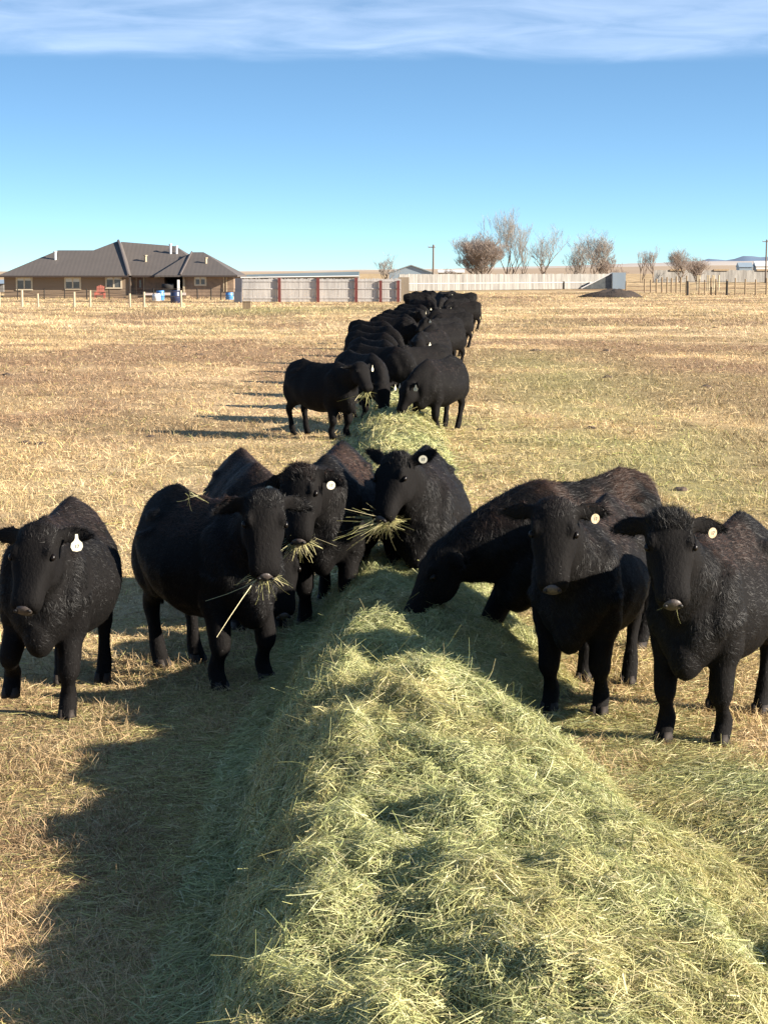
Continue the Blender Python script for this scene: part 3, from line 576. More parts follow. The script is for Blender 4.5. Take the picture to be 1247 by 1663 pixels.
for i, (px, py, r_) in enumerate([(42, 720, .16), (67, 721, .13), (324, 578, .22), (12, 610, .2), (870, 571, .25), (985, 571, .22), (987, 613, .2), (1160, 533, .22), (1146, 629, .2), (1105, 796, .14), (780, 698, .12), (246, 709, .10), (960, 696, .14), (300, 565, .15)]):
    x, y = gnd(px, py)
    lab = {0: 'larger dark dung clump of the pair in the left pasture', 1: 'smaller dark dung clump of the pair in the left pasture', 9: 'brown dung pat lying in front of the right hand field, just behind the front cows'}.get(i, 'small dark dung pat lying in the dry grass of the pasture')
    lump('dung_pat', x, y, r_ * .8, r_ * .28, m_dung, 30 + i, lab=lab, cat='dung', grp='dung pats in the pasture')
# ------------------------------------------------------------------ far scenery
exec_far = True
def X(px, d): return (px - 623.5) * d / F
def Zp(py, d): return HC - (py - 440.5) * d / F     # height that shows at photo row py at distance d
m_side = mat('brown_siding', (.25, .18, .12), .8, noise=((.4, .4, 9.), (.20, .145, .10), .25))
m_stone = mat('tan_siding', (.29, .205, .14), .85, noise=(3., (.17, .12, .085), .2))
m_trim = mat('cream_trim', (.55, .47, .34), .7)
m_glass = mat('window_glass', (.05, .055, .055), .15, spec=.8, noise=((1., 1., 2.5), (.12, .12, .11), .2))
m_blind = mat('pale_blind', (.6, .6, .56), .8)
m_white = mat('white_paint', (.75, .74, .70), .5)
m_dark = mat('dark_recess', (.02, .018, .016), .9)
m_wood = mat('weathered_post', (.30, .22, .13), .9, noise=((4., 4., 1.), (.16, .11, .07), .2))
m_pale = mat('pale_wood', (.52, .44, .30), .85, noise=((3., 3., 1.), (.38, .30, .2), .2))
def seam_mat(name, col, per, axis):
    m = mat(name, col, .7, .0, noise=(.7, tuple(c * .85 for c in col), .25)); t = m.node_tree; b = t.nodes['Principled BSDF']
    tcn = N(t, 'ShaderNodeTexCoord'); wv = N(t, 'ShaderNodeTexWave', bands_direction=axis); t.links.new(tcn.outputs['Object'], wv.inputs[0]); wv.inputs['Scale'].default_value = per
    bn = N(t, 'ShaderNodeBump'); t.links.new(wv.outputs['Fac'], bn.inputs['Height']); bn.inputs['Distance'].default_value = .06; bn.inputs['Strength'].default_value = .08; t.links.new(bn.outputs[0], b.inputs['Normal']); return m
m_roof = seam_mat('metal_roof', (.095, .080, .070), .75, 'X')
m_board = mat('whitewashed_board', (.50, .475, .445), .85, noise=((3.2, 3.2, .35), (.30, .28, .265), .2))
m_board2 = mat('grey_board', (.30, .285, .26), .85, noise=((1.3, 1.3, .16), (.14, .13, .118), .16))
m_red = mat('red_paint', (.17, .05, .04), .6, noise=(4., (.12, .02, .018), .2))
m_barn = mat('green_grey_roof', (.15, .19, .18), .5, .2, noise=((.15, .3, .3), (.21, .25, .25), .15))
m_steel = mat('blue_grey_steel', (.30, .36, .40), .5, .2, noise=((.6, .6, .1), (.25, .31, .36), .2))
m_blue = mat('blue_plastic', (.08, .25, .55), .4); m_navy = mat('navy_plastic', (.02, .03, .08), .4)
# house
d0 = 186.; g0 = 0.
house = empty('house', (X(195, d0), d0, 0)); tag(house, 'long single storey brown house with dark metal hip roofs in the left distance', 'house')
hx0 = X(195, d0)
def hX(px): return X(px, d0) - hx0
zE = Zp(447.5, d0)
def part(mb, nm, m, p=house, smooth=False): return mb.build(nm, m, p, smooth)
wb_ = MB(); wb_.box(hX(12), hX(213), 0, 9, -.3, zE); ws = part(wb_, 'wall', m_side); ws['label'] = 'brown lap siding wall of the left wing'
wb_ = MB(); wb_.box(hX(213) + .01, hX(266), 2.2, 11, -.3, zE - .02); wb_.box(hX(266) + .01, hX(300) - .01, 5.2, 11, -.3, zE - .03); part(wb_, 'wall', m_stone)['label'] = 'tan wall set back beside the porch'
wb_ = MB(); wb_.box(hX(300), hX(381), .6, 9.5, -.3, zE - .01); part(wb_, 'wall', m_stone)['label'] = 'tan wall of the right wing'
def hip(mb, x0, x1, y0, y1, ze, zr, rx0, rx1, ry, th=.16, zr2=None):
    mb.add([(x0, y0, ze), (x1, y0, ze), (x1, y1, ze), (x0, y1, ze), (rx0, ry, zr), (rx1, ry, zr2 or zr), (x0, y0, ze - th), (x1, y0, ze - th), (x1, y1, ze - th), (x0, y1, ze - th)],
           [(0, 1, 5, 4), (1, 2, 5), (2, 3, 4, 5), (3, 0, 4), (6, 7, 1, 0), (7, 8, 2, 1), (8, 9, 3, 2), (9, 6, 0, 3), (9, 8, 7, 6)])
rb = MB()
zr = lambda py, dy: Zp(py, d0 + dy)
hip(rb, hX(4), hX(214), -.7, 12, zE, zr(407, 5), hX(86), hX(178), 5.)
hip(rb, hX(52), hX(214), -.75, 17, zE + .01, zr(392, 6.5), hX(182), hX(183.5), 6.5)
hip(rb, hX(150), hX(345), 1.4, 15, zE + .02, zr(393.5, 8), hX(184), hX(275), 8., zr2=zr(400.5, 8))
hip(rb, hX(255), hX(388), -.1, 12, zE + .03, zr(410, 5.5), hX(306), hX(325), 5.5)
roof = part(rb, 'roof', m_roof)
m_rc = mat('ridge_metal', (.12, .10, .09), .5, .2)
hl = MB(); hl.tube([(hX(183), 6.2, zr(391.5, 6.5)), (hX(214), -.75, zE + .06)], .13, 6); part(hl, 'ridge_cap', m_rc, roof)
hl = MB(); hl.tube([(hX(306), 5.3, zr(409.5, 5.5)), (hX(296), -.1, zE + .08)], .10, 6); part(hl, 'ridge_cap', m_rc, roof)
gt = MB(); gt.box(hX(4), hX(214), -.82, -.72, zE - .17, zE - .0); gt.box(hX(214.5), hX(265), 1.25, 1.38, zE - .17, zE + .01); gt.box(hX(299), hX(388), -.2, -.12, zE - .15, zE + .01); part(gt, 'gutter', mat('brown_gutter', (.05, .035, .028), .5))
for px, py, dy, hgt, r_ in ((87, 424, 2.9, 14, .13), (269, 411, 6.3, 13, .12), (279, 412, 6.3, 11, .12), (231, 424, 4.5, 8, .14), (333, 428, 2.8, 8, .13)):
    q = MB(); zb_ = zr(py, dy); q.tube([(hX(px), dy, zb_ - .5), (hX(px), dy, zb_ + hgt * .062)], r_, 10); q.tube([(hX(px), dy, zb_ + hgt * .062), (hX(px), dy, zb_ + hgt * .062 + .1)], r_ * 1.5, 10); part(q, 'roof_vent', m_pale if px in (231, 333) else m_white, roof)
def window(px0, px1, py0, py1, yy, blind=0.):
    x0, x1 = hX(px0), hX(px1); z1, z0 = Zp(py0, d0), Zp(py1, d0); t = .16
    q = MB(); q.box(x0, x1, yy - .07, yy + .02, z0, z0 + t); q.box(x0, x1, yy - .07, yy + .02, z1 - t, z1); q.box(x0, x0 + t, yy - .068, yy + .02, z0 + t, z1 - t); q.box(x1 - t, x1, yy - .068, yy + .02, z0 + t, z1 - t)
    xm = (x0 + x1) / 2; q.box(xm - .07, xm + .07, yy - .06, yy + .02, z0 + t, z1 - t); fr = part(q, 'window', m_trim)
    g = MB(); g.box(x0 + t, xm - .07, yy - .02, yy + .01, z0 + t, z1 - t); g.box(xm + .07, x1 - t, yy - .02, yy + .01, z0 + t, z1 - t); part(g, 'pane', m_glass, fr)
    if blind:
        g = MB(); zz = z1 - t - (z1 - z0 - 2 * t) * blind; g.box(x0 + t, xm - .07, yy - .035, yy - .022, zz, z1 - t); g.box(xm + .07, x1 - t, yy - .035, yy - .022, zz, z1 - t); part(g, 'blind', m_blind, fr)
window(31, 58, 449.5, 471, 0, .2); window(109, 136, 449.5, 470, 0, .35); window(175, 202, 448, 469, 0, .2); window(317, 337, 443, 464, .6, .5); window(250, 259, 443, 451, 2.2)
q = MB(); q.box(hX(221), hX(232), 2.12, 2.22, .1, Zp(445.5, d0)); dr = part(q, 'door', mat('door_paint', (.12, .07, .045), .6)); q = MB(); q.box(hX(225), hX(228.5), 2.08, 2.115, 1.0, 1.75); part(q, 'pane', m_glass, dr)
q = MB(); q.box(hX(219.8), hX(221), 2.1, 2.22, .1, Zp(445, d0)); q.box(hX(232), hX(233.2), 2.1, 2.22, .1, Zp(445, d0)); part(q, 'door_frame', m_pale)
q = MB(); q.box(hX(364), hX(365.4), .52, .6, .6, Zp(444, d0)); q.box(hX(368.5), hX(370), .52, .6, .6, Zp(444, d0)); q.box(hX(364), hX(370), .53, .6, Zp(444, d0), Zp(443, d0)); part(q, 'narrow_window', m_pale)
for px in (214.5, 300.5):
    q = MB(); q.box(hX(px) - .09, hX(px) + .09, (-.1 if px < 250 else .4), (.08 if px < 250 else .58), 0, zE - .15); part(q, 'downspout', m_pale if px > 250 else mat('brown_downspout', (.06, .045, .035), .6))
q = MB(); q.box(hX(213), hX(310), -2.6, 2.1, -.1, .28); part(q, 'deck', m_wood); q = MB(); q.box(hX(241), hX(309), -2.75, -2.65, .3, .55); part(q, 'deck_rail', mat('deck_paint', (.62, .52, .45), .7))
q = MB(); q.box(hX(295), hX(298.5), -2.4, -2.2, .28, zE - .4); part(q, 'porch_post', m_white)
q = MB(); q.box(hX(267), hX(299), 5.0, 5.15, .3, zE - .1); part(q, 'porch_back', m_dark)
# yard things
def barrel(px, py, r_, h, m, lab, m2=None):
    x, y = gnd(px, py); o = empty('barrel', (x, y, 0)); tag(o, lab, 'barrel', 'barrels around the yard')
    q = MB(); q.tube([(0, 0, 0), (0, 0, .08 * h), (0, 0, .33 * h), (0, 0, .36 * h), (0, 0, .66 * h), (0, 0, .7 * h), (0, 0, .95 * h), (0, 0, h)], [r_ * .93, r_, r_, r_ * 1.05, r_ * 1.05, r_, r_, r_ * .92], 14); q.build('drum', m, o, True)
    q = MB(); q.tube([(0, 0, h - .02), (0, 0, h + .05)], r_ * .96, 14); q.build('lid', m2 or m, o, True)
barrel(261, 488, .36, .85, m_blue, 'light blue barrel in the yard in front of the porch'); barrel(254.5, 489, .36, .6, m_white, 'low white tub beside the light blue barrel in the yard')
barrel(285.5, 492, .42, 1.0, m_navy, 'dark navy barrel in front of the house porch'); barrel(373, 487, .36, .7, m_blue, 'blue barrel with a red lid by the right end of the house', m_red)
barrel(819, 470, .42, .6, m_blue, 'blue barrel with a pale top before the long board fence', m_white)
x, y = gnd(163, 484.5); ch = empty('lawn_chair', (x, y, 0)); tag(ch, 'faded red wooden lawn chair before the brown wall', 'chair'); m_fr = mat('faded_red', (.42, .13, .09), .7)
q = MB(); q.box(-.4, .4, -.45, .3, .32, .4); q.build('seat', m_fr, ch)
q = MB()
for k_ in range(5): q.add([(-.38 + k_ * .155, .3, .35), (-.26 + k_ * .155, .3, .35), (-.26 + k_ * .155, .55, 1.3 - abs(k_ - 2) * .06), (-.38 + k_ * .155, .55, 1.3 - abs(k_ - 2) * .06), (-.38 + k_ * .155, .34, .35), (-.26 + k_ * .155, .34, .35), (-.26 + k_ * .155, .59, 1.3 - abs(k_ - 2) * .06), (-.38 + k_ * .155, .59, 1.3 - abs(k_ - 2) * .06)], [(0, 1, 2, 3), (7, 6, 5, 4), (0, 4, 5, 1), (1, 5, 6, 2), (2, 6, 7, 3), (3, 7, 4, 0)])
q.build('backrest', m_fr, ch)
for s_ in (-1, 1):
    q = MB(); q.box(s_ * .45 - .07, s_ * .45 + .07, -.5, .4, .6, .65); q.build('armrest', m_fr, ch)
    for yy in (-.42, .3): q = MB(); q.box(s_ * .44 - .05, s_ * .44 + .05, yy - .05, yy + .05, 0, .6); q.build('leg', m_fr, ch)
gl = empty('grill', (X(275, 184), 184, .28)); tag(gl, 'black covered barbecue grill on the porch', 'grill')
q = MB(); q.tube([(-.55, 0, .8), (.55, 0, .8)], .32, 12); q.build('hood', m_dark, gl, True); q = MB(); q.box(-.5, .5, -.25, .25, 0, .62); q.build('cabinet', m_dark, gl)
x, y = gnd(401, 502); sb = MB(); sb.box(-.28, .28, -.2, .2, 0, .52); sb.box(-.30, .30, -.22, .22, .49, .56); o = sb.build('salt_block', m_wood); o.location = (x, y, 0); tag(o, 'small brown wooden block standing in the field before the fence corner', 'block')
# fences
def fence(name, lab, pts, posts, top, m, rails=(), grp=None, pr=.09, mw=None, boards=None):
    """posts = fractions are pixels already turned into points"""
    o = empty(name, (pts[0][0], pts[0][1], 0)); ox, oy = pts[0]; tag(o, lab, 'fence', grp)
    for (x_, y_, h_) in posts:
        q = MB(); q.tube([(x_ - ox, y_ - oy, -.2), (x_ - ox + random.uniform(-.03, .03), y_ - oy, h_)], pr * random.uniform(.85, 1.15), 7); q.build('post', m, o)
    if rails:
        q = MB()
        for z_ in rails:
            for i_ in range(len(posts) - 1):
                a_, b_ = posts[i_], posts[i_ + 1]; q.tube([(a_[0] - ox, a_[1] - oy, z_ * a_[2]), (b_[0] - ox, b_[1] - oy, z_ * b_[2])], .018, 4)
        q.build('wire', mw, o)
    return o
m_wire = mat('wire', (.12, .09, .07), .6, .6)
P_ = [(X(px, 138), 138., 1.0 + .12 * (i % 3)) for i, px in enumerate((-30, 3, 40, 66, 124, 150, 214, 237, 297))]
fence('wire_fence', 'wire fence on pale wooden posts before the brown house', [P_[0][:2]], P_, 1, m_pale, (.35, .65, .92), 'fences around the fields', .085, m_wire)
P_ = [(X(px, 172), 172., 1.05) for px in (-20, 33, 76, 109, 145, 181, 252, 323, 345, 361, 384)]
fence('wire_fence', 'dark thin wire fence just behind the pale posts, before the house', [P_[0][:2]], P_, 1, m_dark, (.4, .7, .97), 'fences around the fields', .05, m_wire)
def board_fence(lab, a, b, h, m, posts=(), mp=None, rails=(), capped=False, n=60, seed=1):
    a = Vector(a); b = Vector(b); o = empty('board_fence', (a.x, a.y, 0)); tag(o, lab, 'fence', 'tall board windbreak fences'); rs = random.Random(seed); q = MB(); L = (b - a)
    for i_ in range(n):
        t0, t1 = i_ / n, (i_ + 1) / n - .0008; hh = h + rs.uniform(-.05, .05); p = L * t0; p2 = L * t1; q.obox((p.x, p.y), (p2.x, p2.y), .05 + rs.uniform(0, .03), .04, hh)
    q.build('boards', m, o)
    if rails:
        q = MB()
        for z_ in rails: q.obox((0, 0), (L.x, L.y), .04, z_ - .05, z_ + .05, -.06)
        q.build('rail', m_board, o)
    for t_, hh in posts:
        p = L * t_; q = MB(); q.box(p.x - .13, p.x + .13, p.y - .26, p.y - .13, -.1, hh); q.build('post', mp, o)
    return o
dA = 160.
board_fence('whitewashed board fence with dark red posts beside the brown house', (X(396, dA), dA), (X(651, dA), dA + 1), 2.0, m_board, [((px - 396) / 255., 2.1 if px < 600 else 1.85) for px in (455, 517, 578.5, 618, 646.5)], m_red, (.35, 1.15, 1.8), n=110)
o = MB(); o.box(-.28, .28, -.3, .3, 0, 2.05); o.box(-.3, .3, -1.2, -.3, 0, .9); o = o.build('upright_panel', mat('dark_panel', (.07, .07, .085), .7)); o.location = (X(389.5, 158.5), 158.5, 0); tag(o, 'dark upright panel closing the left end of the white board fence', 'panel')
o = MB(); o.box(-.5, .5, -.3, .3, 0, 2.1); o = o.build('fence_pillar', mat('tan_board', (.33, .26, .18), .9, noise=((3, 3, .5), (.24, .19, .14), .2))); o.location = (X(655, 170), 170, 0); tag(o, 'tan weathered board pillar where the two white fences meet', 'pillar')
xa, xb = X(648, 246), X(1012, 286)
board_fence('long grey white board fence running behind the far end of the herd', (xa, 246), (xb, 288), 2.25, m_board2, [(.70, 1.15)], m_dark, (1.0,), n=150, seed=3)
xa, xb = X(1058, 440), X(1275, 452)
rf_ = board_fence('pale board fence with dark capping at the right edge of the distance', (xa, 440), (xb, 452), 2.9, m_board2, (), None, (), n=90, seed=4)
q = MB()
for a_, b_ in ((.11, .22), (.43, .54), (.75, .88)):
    q.obox(((xb - xa) * a_, 12 * a_), ((xb - xa) * b_, 12 * b_), .3, 2.75, 3.15, -.25)
q.build('cap', m_wood, rf_)
# end of a portable windbreak, its shadow added as a dark wedge
ch = empty('portable_windbreak', (X(978, 278), 278, 0)); tag(ch, 'grey wedge shaped portable windbreak at the end of the board fence', 'windbreak')
def cX(px): return X(px, 278) - X(978, 278)
q = MB(); q.add([(cX(943), 0, .05), (cX(990), 0, .05), (cX(990), 0, 2.3), (cX(943), .12, .05), (cX(990), .12, .05), (cX(990), .12, 2.3)], [(0, 1, 2), (5, 4, 3), (0, 3, 4, 1), (1, 4, 5, 2), (2, 5, 3, 0)]); q.build('shade_wedge', mat('painted_shade', (.06, .07, .075), .7, noise=(1.5, (.13, .14, .14), .15)), ch)  # dark triangle: the shadow below the slope, put into colour and shape
q = MB(); q.box(cX(991), cX(1012), -.3, 1.6, 0, 2.45); q.build('side_panel', m_steel, ch)
q = MB(); q.tube([(cX(941), -.1, .1), (cX(990), -.1, 2.4)], .09, 6); q.build('sloped_rail', m_white, ch)
# pens on the right
P_ = [(X(px, 232), 232., h) for px, h in ((1013, 1.4), (1043, 1.7), (1053, 1.6), (1062, 1.7), (1071, 1.9), (1079, 1.9), (1086, 1.8), (1094, 2.0), (1101, 1.9), (1110, 2.1))]
fence('pen_fence', 'leaning grey post fence of the pens behind the dirt mound', [P_[0][:2]], P_, 1, m_wood, (.5, .85), 'fences around the fields', .11, m_wood)
P_ = [(X(px, 205), 205., h) for px, h in ((1110.5, 1.55), (1114, 1.5), (1131, 1.8), (1140, 1.7), (1150, 1.9), (1158, 1.8), (1175, 1.75), (1189, 1.9), (1205, 1.8), (1222, 1.75), (1239, 1.9), (1262, 1.8))]
fence('pen_fence', 'tall post fence of the pens at the right edge of the distance', [P_[0][:2]], P_, 1, m_wood, (.4, .75), 'fences around the fields', .09, m_wire)
P_ = [(X(px, 205) + .02, 204.5, 1.58) for px in (1111, 1174)]
fence('gate', 'dark horizontal pipe gate among the pen posts', [P_[0][:2]], P_, 1, m_dark, (.98,), 'fences around the fields', .1, m_dark)
P_ = [(X(px, 260), 260., 2.1) for px in (1128, 1131, 1144, 1147, 1152, 1155, 1162)]
fence('pen_fence', 'row of pale upright posts behind the dark pipe gate', [P_[0][:2]], P_, 1, m_pale, (), 'fences around the fields', .12, m_wire)
# dirt mound
x, y = gnd(1000, 483.5); mo = lump('dirt_mound', x, y + 1.5, 2.7, .8, mat('dark_soil', (.035, .025, .018), .95, noise=(2., (.045, .03, .022), .2), bump=(6., .9, .1)), 77, 60, 16, 'low dark brown mound of soil in the field before the pens', 'mound', sub=6.); mo.scale = (1.25, .8, 1)
# sheds
bn_ = empty('barn', (X(488, 300), 300, 0)); tag(bn_, 'very long low barn with a green grey roof behind the white fence', 'barn')
xx = X(580, 300) - X(390, 300); q = MB(); q.box(-xx / 2, xx / 2, 0, 10, 0, 1.9); q.build('wall', m_board2, bn_)
q = MB(); h1, h2 = Zp(446, 300), Zp(441, 300); q.add([(-xx / 2, -.5, 1.7), (xx / 2, -.5, 1.95), (xx / 2, 5, h2), (-xx / 2, 5, h1), (xx / 2, 10.5, 1.9), (-xx / 2, 10.5, 1.9)], [(0, 1, 2, 3), (3, 2, 4, 5), (0, 3, 5), (1, 4, 2), (0, 5, 4, 1)]); q.build('roof', m_barn, bn_)
q = MB(); q.tube([(-xx / 2, -.55, 1.62), (xx / 2, -.55, 1.87)], .1, 5); q.build('gutter', m_white, bn_)
sd_ = empty('metal_shed', (X(667, 345), 345, 0)); tag(sd_, 'blue grey metal shed with a low gable behind the fence', 'shed')
a_, b_ = X(632, 345) - X(667, 345), X(702, 345) - X(667, 345); ze, zg = Zp(443.5, 345), Zp(431.5, 345)
q = MB(); q.add([(a_, 0, 0), (b_, 0, 0), (b_, 0, ze), (0, 0, zg), (a_, 0, ze), (a_, 14, 0), (b_, 14, 0), (b_, 14, ze), (0, 14, zg), (a_, 14, ze)], [(0, 1, 2, 3, 4), (9, 8, 7, 6, 5), (0, 5, 6, 1), (1, 6, 7, 2), (4, 9, 5, 0), (2, 7, 8, 3), (3, 8, 9, 4)]); q.build('wall', m_steel, sd_)
q = MB(); 
for s_, e_ in ((a_ - .35, a_), (b_ + .35, b_)): q.add([(s_, -.3, ze - .1), (0, -.3, zg + .02), (0, 14.3, zg + .02), (s_, 14.3, ze - .1), (s_, -.3, ze + .08), (0, -.3, zg + .2), (0, 14.3, zg + .2), (s_, 14.3, ze + .08)], [(0, 1, 2, 3), (7, 6, 5, 4), (0, 4, 5, 1), (1, 5, 6, 2), (2, 6, 7, 3), (3, 7, 4, 0)])
q.build('roof', mat('grey_sheet_roof', (.34, .37, .38), .5, .3), sd_); q = MB(); q.box(-.5, 2.8, -.06, -.01, 0, Zp(449.5, 345)); q.build('door', m_dark, sd_)
def shed(px0, px1, pyt, d, m, mr, lab, nm='far_shed'):
    o = empty(nm, (X((px0 + px1) / 2, d), d, 0)); tag(o, lab, 'shed', 'far off farm sheds'); hw_ = (px1 - px0) / 2 * d / F; h = Zp(pyt, d); q = MB(); q.box(-hw_, hw_, 0, 8, 0, h * .7); q.build('wall', m, o)
    q = MB(); q.add([(-hw_ - .3, -.4, h * .68), (hw_ + .3, -.4, h * .68), (hw_ + .3, 4, h), (-hw_ - .3, 4, h), (hw_ + .3, 8.4, h * .68), (-hw_ - .3, 8.4, h * .68)], [(0, 1, 2, 3), (3, 2, 4, 5), (0, 3, 5), (1, 4, 2), (0, 5, 4, 1)]); q.build('roof', mr, o)
shed(1195, 1216, 426.5, 900, m_steel, m_steel, 'small grey shed on the far rise left of the right pole'); shed(1222, 1260, 424.5, 900, m_white, m_white, 'long white shed on the far rise at the right edge')
shed(-14, 11, 454, 240, m_board2, m_steel, 'grey shed half hidden behind the left end of the house'); shed(712, 752, 438, 700, m_pale, m_white, 'pale far shed right of the utility pole behind the fence')
# poles
m_pole = mat('pole_wood', (.17, .13, .10), .9)
def pole(px, pyt, d, r_, lab):
    o = empty('utility_pole', (X(px, d), d, 0)); tag(o, lab, 'utility pole', 'utility poles'); h = Zp(pyt, d); q = MB(); q.tube([(0, 0, 0), (.03, 0, h)], [r_, r_ * .7], 8); q.build('shaft', m_pole, o)
    q = MB(); q.box(-.9, .35, -.08, .08, h - .55, h - .38); q.build('crossarm', m_pole, o)
    for a_ in (-.8, .25): q = MB(); q.tube([(a_, 0, h - .38), (a_, 0, h - .15)], .07, 6); q.build('insulator', m_steel, o)
pole(702.5, 398, 330, .2, 'wooden utility pole right behind the blue grey metal shed'); pole(1237.5, 390, 420, .22, 'wooden utility pole near the right edge of the picture')
# trees
m_bark = mat('bark', (.26, .20, .15), .9, noise=((2, 2, .5), (.12, .09, .07), .2)); m_bark2 = mat('dark_bark', (.13, .095, .075), .9, noise=((2, 2, .5), (.26, .2, .15), .2)); m_twig = mat('twigs', (.33, .29, .25), .9); m_twigr = mat('reddish_twigs', (.30, .24, .20), .9)
def tree(px, pyt, d, hwpx, lab, seed, levels=6, m=m_bark, mt=m_twig, trunks=1, lean=0., up=.55, r0=None, split=3, dense=1.):
    rs = random.Random(seed); h = Zp(pyt, d); hw_ = hwpx * 1.25 * d / F; o = empty('bare_tree', (X(px, d), d, 0)); tag(o, lab, 'tree', 'bare trees beyond the fences'); tk = MB(); cr_ = MB(); r0 = r0 or h * .03
    def grow(p, dr, L, r_, lv):
        n_ = 3; pts = [p]; rr = [r_]
        for i_ in range(n_):
            dr = (dr + Vector((rs.gauss(0, .13), rs.gauss(0, .13), rs.gauss(.03, .07)))).normalized(); p = p + dr * L / n_; pts.append(p); rr.append(r_ * (1 - .38 * (i_ + 1) / n_))
        (tk if lv <= 2 else cr_).tube(pts, [max(x_, .07 if lv <= 2 else .035 if lv == 3 else .014) for x_ in rr], 6 if lv < 2 else 3)
        if lv >= levels: return
        ns = split if rs.random() < .6 * dense else split - 1
        for k_ in range(ns):
            ax = Vector((rs.uniform(-1, 1) * 1.0, rs.uniform(-1, 1), 0)); s_ = .95 if hw_ > h * .3 else .62
            nd = (dr * up + ax * s_ * .7 + Vector((0, 0, .32))).normalized(); grow(pts[-1] if rs.random() < .5 else pts[-2] if rs.random() < .6 else pts[1], nd, L * rs.uniform(.68, .95), rr[-1] * rs.uniform(.6, .85), lv + 1)
    for t_ in range(trunks):
        a_ = rs.uniform(-1, 1) * (.3 if trunks > 1 else .06); grow(Vector((rs.uniform(-.2, .2) * trunks, 0, -.1)), Vector((a_ + lean, rs.uniform(-.1, .1), 1)).normalized(), h * .27, r0 * (1 if trunks == 1 else .7), 0)
    # fit to its real height and spread
    zs = [v[2] for v in cr_.v]; xs = [abs(v[0]) for v in cr_.v]; kz = h / max(zs); kx = min(1.6, hw_ / (sorted(xs)[int(len(xs) * .985)] + 1e-6))
    for b_ in (tk, cr_): b_.v = [(v[0] * kx, v[1] * kx, v[2] * kz) for v in b_.v]
    tk.build('trunk', m, o, True); cr_.build('crown', mt, o)
GT = 300.
tree(785, 371, 296, 33, 'dense reddish bare bushy tree, leftmost of the cluster behind the fence', 1, 7, m_bark2, m_twigr, 5, split=3, r0=.16, dense=1.6)
tree(822, 335, 300, 30, 'tallest bare tree of the cluster, pale fine twigs against the sky', 2, 7, m_bark2, m_twig, 2, split=3)
tree(847, 386, 305, 12, 'small broken bare tree between the tallest and the leaning one', 3, 5, m_bark2, m_twig, 1)
tree(876, 364, 300, 28, 'leaning bare tree with thick crooked limbs right of the tallest tree', 14, 6, m_bark2, m_twig, 2, lean=.22, r0=.3)
tree(930, 388, 304, 20, 'pale trunked bare tree with a bent limb, left of the forked one', 5, 6, m_bark, m_twig, 3)
tree(957, 368, 300, 26, 'tall thin forked bare tree above the portable windbreak', 6, 7, m_bark, m_twig, 2)
tree(983, 406, 310, 18, 'low rounded bare tree above the right end of the fence', 7, 6, m_bark2, m_twigr, 3, r0=.12, dense=1.5)
tree(1006, 425, 320, 12, 'scrubby low bare bush right of the rounded tree', 8, 5, m_bark2, m_twigr, 3, r0=.08)
tree(1037, 404, 420, 9, 'small bare tree left of the tufted one in the right distance', 9, 5, m_bark2, m_twigr, 2, r0=.12)
tree(1057, 397, 420, 11, 'tufted bare tree with a dense round top in the right distance', 10, 6, m_bark2, m_twigr, 1, r0=.22, dense=1.5)
tree(1101, 398, 430, 17, 'broad bare tree above the left end of the pale right fence', 11, 6, m_bark2, m_twigr, 3, r0=.16, dense=1.5)
tree(1124, 411, 435, 16, 'lower bushy bare tree joined to the broad one at its right', 12, 6, m_bark2, m_twigr, 4, r0=.1, dense=1.6)
tree(625, 406, 320, 16, 'lone pale bare tree left of the metal shed', 13, 6, m_bark, m_twig, 2, r0=.2)
tree(735, 434, 500, 12, 'distant low bare bush left of the reddish tree', 15, 5, m_bark2, m_twigr, 4, r0=.1)
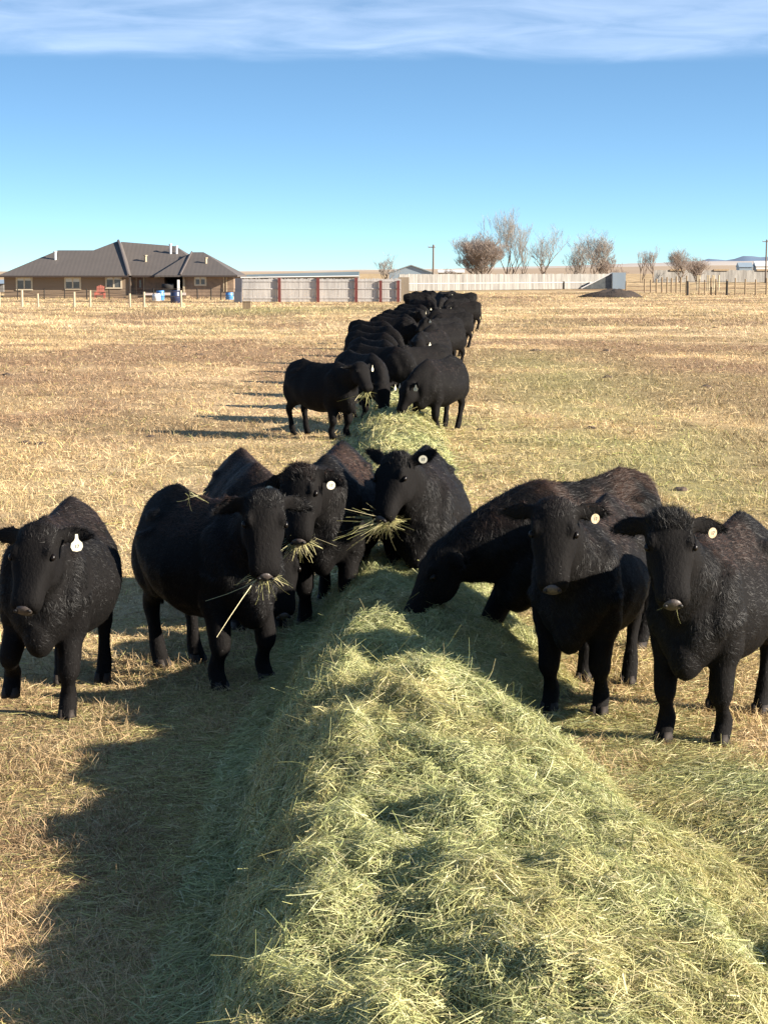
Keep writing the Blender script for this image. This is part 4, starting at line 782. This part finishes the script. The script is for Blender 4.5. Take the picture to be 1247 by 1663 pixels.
# far hills, each a real ridge of land
def hills(name, d, prof, m, lab, depth=.25, seed=0):
    xs = np.linspace(-.6, .6, 260); pp, hh = zip(*prof); px_ = xs * F + 623.5; h = (440.5 - np.interp(px_, pp, hh)) * d / F + HC
    h = h + (fbm(xs * 60, xs * 0, seed, 4) - .5) * 2.2 * d / F; rows = []
    for t in np.linspace(0, 1, 9):
        s_ = math.sin(t * math.pi) ** .8 if 0 < t < 1 else 0; rows.append(np.stack([xs * d * (1 + depth * (t - .5)), np.full_like(xs, d * (1 + depth * (t - .5))), np.where(s_ > 0, h * s_ * (1 + (t - .5) * depth), -3)], -1))
    V = np.concatenate(rows); n_ = len(xs); ii, jj = np.meshgrid(np.arange(8), np.arange(n_ - 1), indexing='ij'); Q = np.stack([ii * n_ + jj, ii * n_ + jj + 1, (ii + 1) * n_ + jj + 1, (ii + 1) * n_ + jj], -1).reshape(-1, 4)
    o = link(name, np_mesh(name, V, Q, None, True), m); tag(o, lab, kind='structure')
m_hill = mat('far_stubble', (.40, .30, .19), .95, noise=((.002, .004, .02), (.30, .215, .14), .15)); m_hill2 = mat('far_pale_field', (.48, .42, .36), .95, noise=((.0008, .002, .01), (.38, .33, .29), .15)); m_mtn = mat('hazed_mountain', (.08, .15, .25), .95, noise=((.0006, .0006, .001), (.15, .19, .25), .2))  # mountain blue is distance haze painted into the base colour
hills('hills', 2200, [(-900, 442), (390, 441), (560, 440), (700, 438), (900, 435), (1060, 432), (1247, 430.5), (2200, 430)], m_hill, 'low tan rise of stubble fields along the horizon', seed=5)
hills('hills', 7000, [(-900, 441), (400, 440), (620, 437.5), (760, 435.5), (1000, 429), (1110, 425), (1247, 423), (2200, 424)], m_hill2, 'pale farther fields on the horizon at the right', seed=6)
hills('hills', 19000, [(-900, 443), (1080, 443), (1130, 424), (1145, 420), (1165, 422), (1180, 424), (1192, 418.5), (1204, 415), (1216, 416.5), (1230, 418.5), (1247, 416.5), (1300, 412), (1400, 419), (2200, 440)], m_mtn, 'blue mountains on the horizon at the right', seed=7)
